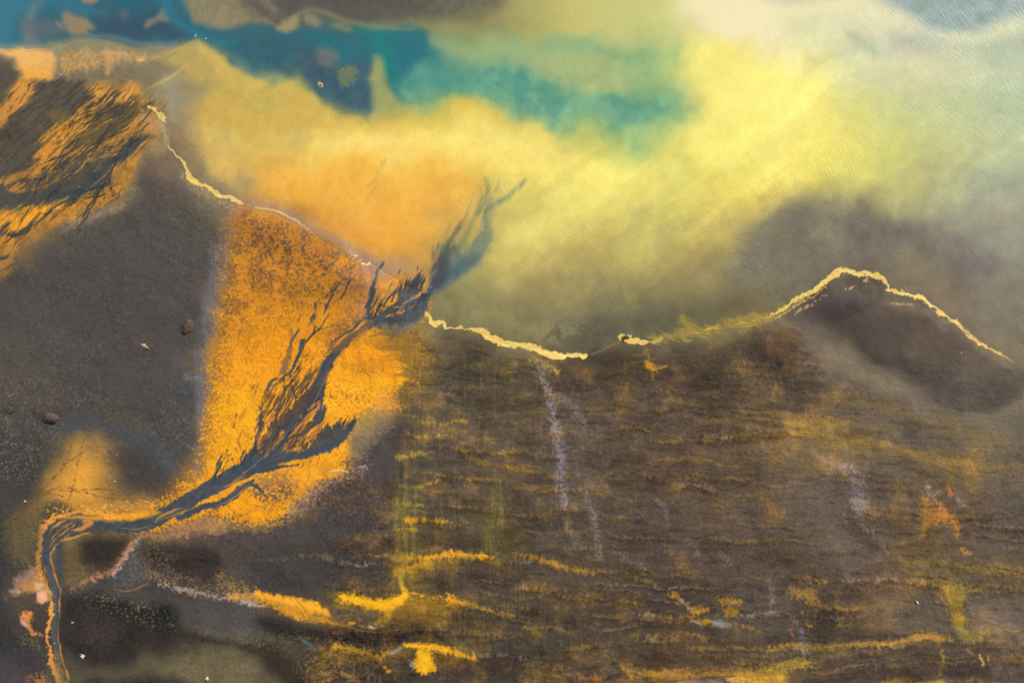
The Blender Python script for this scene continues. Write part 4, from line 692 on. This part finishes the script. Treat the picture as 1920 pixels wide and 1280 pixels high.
# the sheet runs on to the horizon: the outermost rows and columns are repeated farther and farther out
PADN = 14
def far(a): 
    d = (a[-1] - a[-2]) * np.cumsum(1.62 ** np.arange(1, PADN + 1) * 2.0)
    return np.concatenate([a[0] - d[::-1], a, a[-1] + d])
GX = (far(XS.astype(np.float64)) - 960) * M_PX; GY = (640 - far(YS.astype(np.float64))) * M_PX
def pad(A): return np.pad(A, [(PADN, PADN), (PADN, PADN)] + [(0, 0)] * (A.ndim - 2), mode='edge')
XG, YG = np.meshgrid(GX, GY)
LIN = np.where(C <= 0.04045, C / 12.92, ((np.clip(C, 0, 1) + 0.055) / 1.055) ** 2.4) * ALB * np.array(COLGAIN)
LINP = pad(LIN.astype(np.float32))
def height(x, y):
    i = int(np.argmin(abs(XS - x))); j = int(np.argmin(abs(YS - y)))
    return float(Z[j, i]) if sea[j, i] < .5 else 0.0
def sheet(name, z, keep=None, mat=None, extra=None, label=None, kind='structure'):
    z = pad(z) if z.shape == X.shape else z
    h, wd = z.shape
    idx = np.arange(h * wd).reshape(h, wd)
    q = np.stack([idx[1:, :-1], idx[1:, 1:], idx[:-1, 1:], idx[:-1, :-1]], -1).reshape(-1, 4)
    if keep is not None:
        k = pad(keep); c = np.maximum(np.maximum(k[1:, :-1], k[1:, 1:]), np.maximum(k[:-1, 1:], k[:-1, :-1])).ravel()
        q = q[c]
        used = np.zeros(h * wd, bool); used[q.ravel()] = True
        remap = np.cumsum(used) - 1; q = remap[q]
    else: used = np.ones(h * wd, bool)
    co = np.stack([XG.ravel()[used], YG.ravel()[used], z.ravel()[used]], -1).astype(np.float32)
    me = bpy.data.meshes.new(name); me.vertices.add(len(co)); me.vertices.foreach_set('co', co.ravel())
    me.loops.add(q.size); me.loops.foreach_set('vertex_index', q.astype(np.int32).ravel())
    me.polygons.add(len(q)); me.polygons.foreach_set('loop_start', (np.arange(len(q)) * 4).astype(np.int32))
    me.polygons.foreach_set('use_smooth', np.ones(len(q), bool))
    me.update(calc_edges=True)
    def attr(nm, A):
        at = me.attributes.new(nm, 'FLOAT_COLOR', 'POINT')
        v = np.ones((len(co), 4), np.float32); v[:, :A.shape[2]] = A.reshape(-1, A.shape[2])[used]
        at.data.foreach_set('color', v.ravel())
    attr('sediment', LINP)  # sediment colours with some painted shade and sky glare
    if extra is not None: attr('waves', pad(extra))
    o = bpy.data.objects.new(name, me); scn.collection.objects.link(o)
    if mat: me.materials.append(mat)
    o['kind'] = kind
    if label: o['label'] = label
    return o

def material(name):
    m = bpy.data.materials.new(name); m.use_nodes = True
    t = m.node_tree; return m, t, t.nodes['Principled BSDF'], t.links
def noise_node(t, L, scale, detail=3, rough=.6, vec=None):
    n = t.nodes.new('ShaderNodeTexNoise'); n.inputs['Scale'].default_value = scale; n.inputs['Detail'].default_value = detail; n.inputs['Roughness'].default_value = rough
    if vec: L.new(vec, n.inputs['Vector'])
    return n
def sediment_material(name, rough, spec, grain, bump, g_scale=4.0):
    m, t, b, L = material(name)
    a = t.nodes.new('ShaderNodeAttribute'); a.attribute_name = 'sediment'
    tc = t.nodes.new('ShaderNodeTexCoord')
    n = noise_node(t, L, g_scale, 4, .75, tc.outputs['Object'])
    r = t.nodes.new('ShaderNodeMapRange'); r.inputs['From Min'].default_value = .25; r.inputs['From Max'].default_value = .75
    r.inputs['To Min'].default_value = 1 - grain; r.inputs['To Max'].default_value = 1 + grain
    L.new(n.outputs['Fac'], r.inputs['Value'])
    mx = t.nodes.new('ShaderNodeVectorMath'); mx.operation = 'SCALE'
    L.new(a.outputs['Color'], mx.inputs[0]); L.new(r.outputs['Result'], mx.inputs['Scale'])
    L.new(mx.outputs[0], b.inputs['Base Color'])
    b.inputs['Roughness'].default_value = rough; b.inputs['Specular IOR Level'].default_value = spec
    bp = t.nodes.new('ShaderNodeBump'); bp.inputs['Strength'].default_value = 1.0; bp.inputs['Distance'].default_value = bump
    L.new(n.outputs['Fac'], bp.inputs['Height']); L.new(bp.outputs[0], b.inputs['Normal'])
    return m
ground_mat = sediment_material('ground_sand_and_peat', .92, .12, .10, .02)
mud_mat = sediment_material('wet_orange_silt', .85, .12, .08, .02)
river_mat = sediment_material('river_water_over_silt', .5, .15, .03, .012)
foam_mat = sediment_material('foam', .9, .2, .06, .06, 8)

sea_mat, t, b, L = material('silty_sea_water')
a = t.nodes.new('ShaderNodeAttribute'); a.attribute_name = 'sediment'; L.new(a.outputs['Color'], b.inputs['Base Color'])
b.inputs['Roughness'].default_value = .32; b.inputs['IOR'].default_value = 1.33; b.inputs['Specular IOR Level'].default_value = .4
tc = t.nodes.new('ShaderNodeTexCoord'); wv = t.nodes.new('ShaderNodeAttribute'); wv.attribute_name = 'waves'
sp = t.nodes.new('ShaderNodeSeparateColor'); L.new(wv.outputs['Color'], sp.inputs[0])
acc = None
for ang, src in ((85, sp.outputs[0]), (60, sp.outputs[1]), (38, sp.outputs[2]), (16, wv.outputs['Alpha'])):
    mp = t.nodes.new('ShaderNodeMapping'); mp.vector_type = 'POINT'
    mp.inputs['Rotation'].default_value = (0, 0, math.radians(ang)); mp.inputs['Scale'].default_value = (1, 1, 1)
    L.new(tc.outputs['Object'], mp.inputs[0])
    m2 = t.nodes.new('ShaderNodeMapping'); m2.inputs['Scale'].default_value = (.75, 3.0, 1); L.new(mp.outputs[0], m2.inputs[0])
    n = noise_node(t, L, 1.0, 2, .55, m2.outputs[0])
    n.inputs['Distortion'].default_value = .25
    mu = t.nodes.new('ShaderNodeMath'); mu.operation = 'MULTIPLY'; L.new(n.outputs['Fac'], mu.inputs[0]); L.new(src, mu.inputs[1])
    if acc is None: acc = mu.outputs[0]
    else:
        ad = t.nodes.new('ShaderNodeMath'); ad.operation = 'ADD'; L.new(acc, ad.inputs[0]); L.new(mu.outputs[0], ad.inputs[1]); acc = ad.outputs[0]
bp = t.nodes.new('ShaderNodeBump'); bp.inputs['Strength'].default_value = 1; bp.inputs['Distance'].default_value = .09
L.new(acc, bp.inputs['Height']); L.new(bp.outputs[0], b.inputs['Normal'])

# direction and strength of the wind ripples over the lagoon
CT = [(200, 50, 85, .5), (400, 120, 86, .8), (700, 110, 86, .8), (1000, 180, 84, .7), (600, 400, 55, .7), (460, 260, 68, .6), (900, 350, 60, .7), (1200, 280, 64, .4), (1380, 150, 70, .25), (1100, 480, 44, .9), (1250, 560, 28, .7), (1430, 470, 16, 1.0), (1560, 470, 26, 1.0), (1700, 500, 34, .9), (1850, 620, 38, .5), (1850, 420, 46, 1), (1850, 200, 58, 1), (1800, 30, 60, 1), (1600, 150, 72, .6), (1560, 330, 56, 1), (900, 590, 40, .3), (1650, 560, 40, .2), (900, 30, 110, .5)]
num = np.zeros(X.shape, np.float32); nam = num.copy(); den = num.copy()
for x, y, th, am in CT:
    wt = 1 / ((X - x) ** 2 + (Y - y) ** 2 + 900) ** 1.5; num += wt * th; nam += wt * am; den += wt
th = num / den; am = nam / den * (.75 + .25 * N['c'].clip(-1, 1))
ANG = [85, 60, 38, 16]; W4 = []
for k, g_ in enumerate(ANG):
    up = ANG[k - 1] if k else 400; dn = ANG[k + 1] if k < 3 else -400
    W4.append(np.where(th >= g_, np.clip((up - th) / (up - g_), 0, 1) if k else 1.0, np.clip((th - dn) / (g_ - dn), 0, 1) if k < 3 else 1.0) * am)
waves = np.stack(W4, -1).astype(np.float32)

sheet('ground', Z, mat=ground_mat, label='dark gravel, peat and sand of the river delta')
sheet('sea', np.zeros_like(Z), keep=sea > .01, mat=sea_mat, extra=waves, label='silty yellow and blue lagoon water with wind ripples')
sheet('mudflat', Z + .012, keep=(mud > .5) & (sea < .5), mat=mud_mat, label='bright orange silt flats beside the stream')
sheet('river', np.where(sea > .35, 0, Z) + .03, keep=river > .5, mat=river_mat, label='grey braided stream crossing the orange flats')
fo = sheet('surf_foam', np.maximum(Z, 0) + .03 + .04 * foam_m * (1 + .5 * N['g']), keep=foam_m > .5, mat=foam_mat, label='broken line of pale foam along the beach', kind='stuff')

# ------------------------------------------------------------------ things lying on the ground
def plain(name, col, rough=.8, col2=None, scale=3.0):
    m, t, b, L = material(name)
    tc = t.nodes.new('ShaderNodeTexCoord'); n = noise_node(t, L, scale, 4, .7, tc.outputs['Object'])
    r = t.nodes.new('ShaderNodeValToRGB'); L.new(n.outputs['Fac'], r.inputs[0])
    r.color_ramp.elements[0].position = .38; r.color_ramp.elements[1].position = .64
    r.color_ramp.elements[0].color = (*col, 1); r.color_ramp.elements[1].color = (*(col2 or col), 1)
    L.new(r.outputs[0], b.inputs['Base Color']); b.inputs['Roughness'].default_value = rough
    return m
def link(name, bm, mat, parent=None, smooth=True):
    me = bpy.data.meshes.new(name); bm.to_mesh(me); bm.free(); me.materials.append(mat)
    for p in me.polygons: p.use_smooth = smooth
    o = bpy.data.objects.new(name, me); scn.collection.objects.link(o)
    if parent: o.parent = parent
    return o
def tag(o, label, cat, group=None):
    o['label'] = label; o['category'] = cat
    if group: o['group'] = group
    return o
def at(x, y, dz=0.0): return Vector(((x - 960) * M_PX, (640 - y) * M_PX, height(x, y) + dz))
def rock_bm(sx, sy, sz, seed, rough=.22, sub=4, flat=True):
    r = random.Random(seed); bm = bmesh.new(); bmesh.ops.create_icosphere(bm, subdivisions=sub, radius=1)
    ph = [(Vector((r.uniform(-1, 1), r.uniform(-1, 1), r.uniform(-1, 1))).normalized(), r.uniform(.35, .85)) for _ in range(16)]
    fr = [(Vector((r.uniform(-6, 6), r.uniform(-6, 6), r.uniform(-6, 6))), r.uniform(0, 6.28)) for _ in range(7)]
    for v in bm.verts:
        p = v.co.normalized(); d = 1.0
        for n_, c_ in ph:                       # broken facets
            q = p.dot(n_)
            if q > c_: d = min(d, c_ / q)
        d += rough * .22 * sum(math.sin(f.dot(p) + a_) for f, a_ in fr) / 2
        v.co = Vector((p.x * d * sx, p.y * d * sy, max(p.z * d, -.25) * sz))
    return bm
peat = plain('dark_weedy_rock', (.018, .014, .012), .9, (.085, .062, .045), 4)
weed_m = plain('dry_seaweed', (.05, .03, .02), .9, (.16, .10, .06), 9)
rust = plain('rust_brown_rock', (.05, .018, .014), .85, (.16, .07, .06), 5)
tan = plain('tan_stone', (.22, .12, .05), .85, (.42, .27, .12), 5)
pale = plain('pale_stone', (.45, .38, .27), .8, (.62, .55, .42), 6)
def rock(x, y, sx, sy, sz, rot, mat, seed, label, cat='rock', name='rock', group=None, rough=.22, dz=-.05):
    o = link(name, rock_bm(sx, sy, sz, seed, rough), mat); o.location = at(x, y, dz); o.rotation_euler.z = math.radians(rot)
    return tag(o, label, cat, group)
def fronds(parent, n, rx, ry, rz, seed, mat, name='seaweed'):
    r = random.Random(seed); bm = bmesh.new()
    for _ in range(n):                            # curled blades draped over the stone
        a_ = r.uniform(0, 6.28); u = r.uniform(0, 1.0) ** .5
        px, py = rx * u * math.cos(a_), ry * u * math.sin(a_); pz = rz * math.sqrt(max(0, 1 - u * u)) * .9 + .02
        d = r.uniform(0, 6.28); L_ = r.uniform(.15, .42); w_ = r.uniform(.02, .05); prev = None
        for k in range(5):
            s = k / 4; c = Vector((px + math.cos(d) * L_ * s, py + math.sin(d) * L_ * s, pz + .07 * math.sin(s * 3.1) - .10 * s * s))
            nrm = Vector((-math.sin(d), math.cos(d), 0)) * w_ * (1 - .7 * s)
            cur = (bm.verts.new(c - nrm), bm.verts.new(c + nrm))
            if prev: bm.faces.new((prev[0], prev[1], cur[1], cur[0]))
            prev = cur; d += r.uniform(-.5, .5)
    base = bmesh.ops.create_icosphere(bm, subdivisions=2, radius=1)['verts']
    for v in base: v.co = Vector((v.co.x * rx * .93, v.co.y * ry * .93, v.co.z * rz * .8))
    o = link(name, bm, mat, parent)
    sol = o.modifiers.new('thick', 'SOLIDIFY'); sol.thickness = .012
    return o
GR = 'boulders lying on the grey gravel plain'
b1 = rock(355, 612, .95, 1.55, .8, -22, peat, 3, 'upright oval dark boulder beside the lilac gravel strip left of the orange flats', 'boulder', 'boulder', GR)
fronds(b1, 150, .95, 1.5, .8, 5, weed_m)
b2 = rock(98, 782, 1.5, .95, 1.1, -12, peat, 8, 'broad dark weed-covered boulder with a deep shadow, largest on the grey plain', 'boulder', 'boulder', GR)
fronds(b2, 200, 1.5, .95, 1.1, 6, weed_m)
b3 = rock(20, 766, 1.15, .9, .5, 10, peat, 12, 'low dark mossy boulder close to the left edge of the photo', 'boulder', 'boulder', GR)
b4 = rock(72, 772, .75, 1.0, .4, 20, peat, 14, 'low smooth dark boulder just left of the broad weedy boulder', 'boulder', 'boulder', GR)
rock(273, 649, 1.25, .55, .42, -28, tan, 21, 'tan orange oblong stone lying alone on the grey plain', 'stone', 'stone', rough=.4)
rock(124, 867, .42, .36, .3, 20, rust, 31, 'small rust brown stone where two footprint trails meet', 'stone', 'stone', rough=.4)
rock(602, 159, .45, .42, .35, 0, tan, 35, 'tan stone breaking the surface of the blue water', 'stone', 'stone', dz=-.02)
SG = 'small stones on the flats'
for x, y, s, mt, lab in ((222, 851, .14, pale, 'tiny white stone on the dark right side of the orange pool'), (219, 901, .2, pale, 'tiny pale stone in the dark patch above the stream'), (105, 1203, .2, pale, 'tiny cream stone in the bottom reach of the grey stream channel'), (1209, 1066, .15, pale, 'lone white stone on brown moor near the bottom centre'), (140, 1164, .28, tan, 'pale olive stone on black peat right of the stream'), (1800, 661, .16, pale, 'small grey stone, upper of two on the dark sand spit'), (1806, 671, .2, tan, 'small brown stone, lower of two on the dark sand spit'), (1805, 970, .22, peat, 'small black stone on lilac gravel near the right edge'), (650, 883, .16, pale, 'small cream stone on the lilac fringe of the orange flats')):
    rock(x, y, s * 1.2, s, s * .8, 25, mt, int(x), lab, 'stone', 'stone', SG)

# birds seen from above: body, neck, tail and both wings in one skin
feather = plain('cream_feathers', (.46, .41, .28), .8, (.55, .50, .36), 2)
white = plain('white_feathers', (.78, .80, .80), .7, (.82, .83, .84), 2)
def bird_bm(span, length, spread=1.0, sweep=.3, z=0.1):
    bm = bmesh.new(); rings = []
    # body along +X: tail to bill
    prof = [(-.50, .10, .02), (-.36, .09, .05), (-.2, .14, .10), (0, .17, .13), (.18, .13, .11), (.30, .07, .07), (.38, .075, .075), (.46, .05, .05), (.54, .012, .012)]
    for (x, ry, rz) in prof:
        rings.append([bm.verts.new((x * length, ry * length * math.cos(a_ * math.pi / 5), rz * length * math.sin(a_ * math.pi / 5) + z)) for a_ in range(10)])
    for A, B in zip(rings, rings[1:]):
        for k in range(10): bm.faces.new((A[k], A[(k + 1) % 10], B[(k + 1) % 10], B[k]))
    bm.faces.new(rings[0][::-1]); bm.faces.new(rings[-1])
    if spread > 0:
        for s in (-1, 1):
            prev = None
            for (u, lead, trail, dz) in ((0.0, .20, -.16, .06), (.25, .26, -.15, .10), (.5, .22, -.12, .12), (.75, .08 - sweep * .3, -.14 - sweep * .2, .11), (1.0, -.14 - sweep * .4, -.20 - sweep * .4, .08)):
                yy = s * (.10 * length + u * span / 2 * spread); zz = z + dz * length
                cur = [bm.verts.new((lead * length, yy, zz)), bm.verts.new((trail * length, yy, zz)), bm.verts.new((trail * length, yy, zz - .012)), bm.verts.new((lead * length, yy, zz - .03))]
                if prev:
                    for k in range(4): bm.faces.new((prev[k], prev[(k + 1) % 4], cur[(k + 1) % 4], cur[k]))
                prev = cur
            bm.faces.new(prev)
    bmesh.ops.recalc_face_normals(bm, faces=bm.faces)
    return bm
BG = 'white birds over the delta'
def bird(x, y, rot, span, length, mt, lab, spread=1.0, sweep=.3, dz=.1):
    o = link('seabird', bird_bm(span, length, spread, sweep), mt); o.location = at(x, y, dz); o.rotation_euler.z = math.radians(rot)
    return tag(o, lab, 'bird', BG)
bird(159.5, 1226, 10, .95, 1.05, feather, 'cream seabird with half spread wings above black peat right of the stream', .85, .8)
bird(391.5, 1268.5, 95, .75, .9, feather, 'cream seabird with swept wings over the olive sand at the bottom edge', .85, .8)
bird(51, 938, 25, .45, .55, feather, 'small cream bird standing at the left end of the footprint trails', .7, .6)
bird(1717, 1127, -50, .5, .8, feather, 'slender pale bird on brown sand at the right, tail toward the lower right', .5, .8)
bird(368, 66, 75, .1, .32, white, 'small white bird on blue water, upper one of a close pair', 0)
bird(366.4, 69, 100, .1, .3, white, 'small white bird on blue water, lower one of a close pair', 0)
bird(386.7, 73.3, 120, .1, .34, white, 'small white bird alone on blue water right of the pair above the sandy point', 0)

# footprints pressed along the trails
dark = plain('wet_print', (.10, .05, .02), .8, (.16, .08, .035), 8)
bm = bmesh.new(); r_ = random.Random(4)
for q in TR + ['545,1118,1 560,1135,1 575,1155,1', '552,1116,1 570,1136,1 584,1156,1', '1835,652,1 1825,672,1 1812,700,1 1808,712,1']:
    p = spline([(a_[0], a_[1]) for a_ in pts(q)], False, 10)
    s = 0; prev = None
    for k in range(len(p) - 1):
        d = np.array(p[k + 1]) - p[k]; n_ = max(1, int(np.hypot(*d) / 2.6))
        for j in range(n_):
            if r_.random() < .25: continue
            c = p[k] + d * j / n_; jx, jy = r_.uniform(-.9, .9), r_.uniform(-.9, .9)
            o_ = at(c[0] + jx, c[1] + jy, .03); ang = math.atan2(-d[1], d[0]) + r_.uniform(-.4, .4); ra, rb = r_.uniform(.05, .095), r_.uniform(.035, .06)
            ring = [bm.verts.new(o_ + Vector((ra * math.cos(t_) * math.cos(ang) - rb * math.sin(t_) * math.sin(ang), ra * math.cos(t_) * math.sin(ang) + rb * math.sin(t_) * math.cos(ang), 0))) for t_ in [i * math.pi / 4 for i in range(8)]]
            ctr = bm.verts.new(o_ - Vector((0, 0, .02)))
            for i in range(8): bm.faces.new((ring[i], ring[(i + 1) % 8], ctr))
fp = link('footprints', bm, dark); fp['kind'] = 'stuff'; fp['label'] = 'dotted trails of footprints across the wet orange sand'
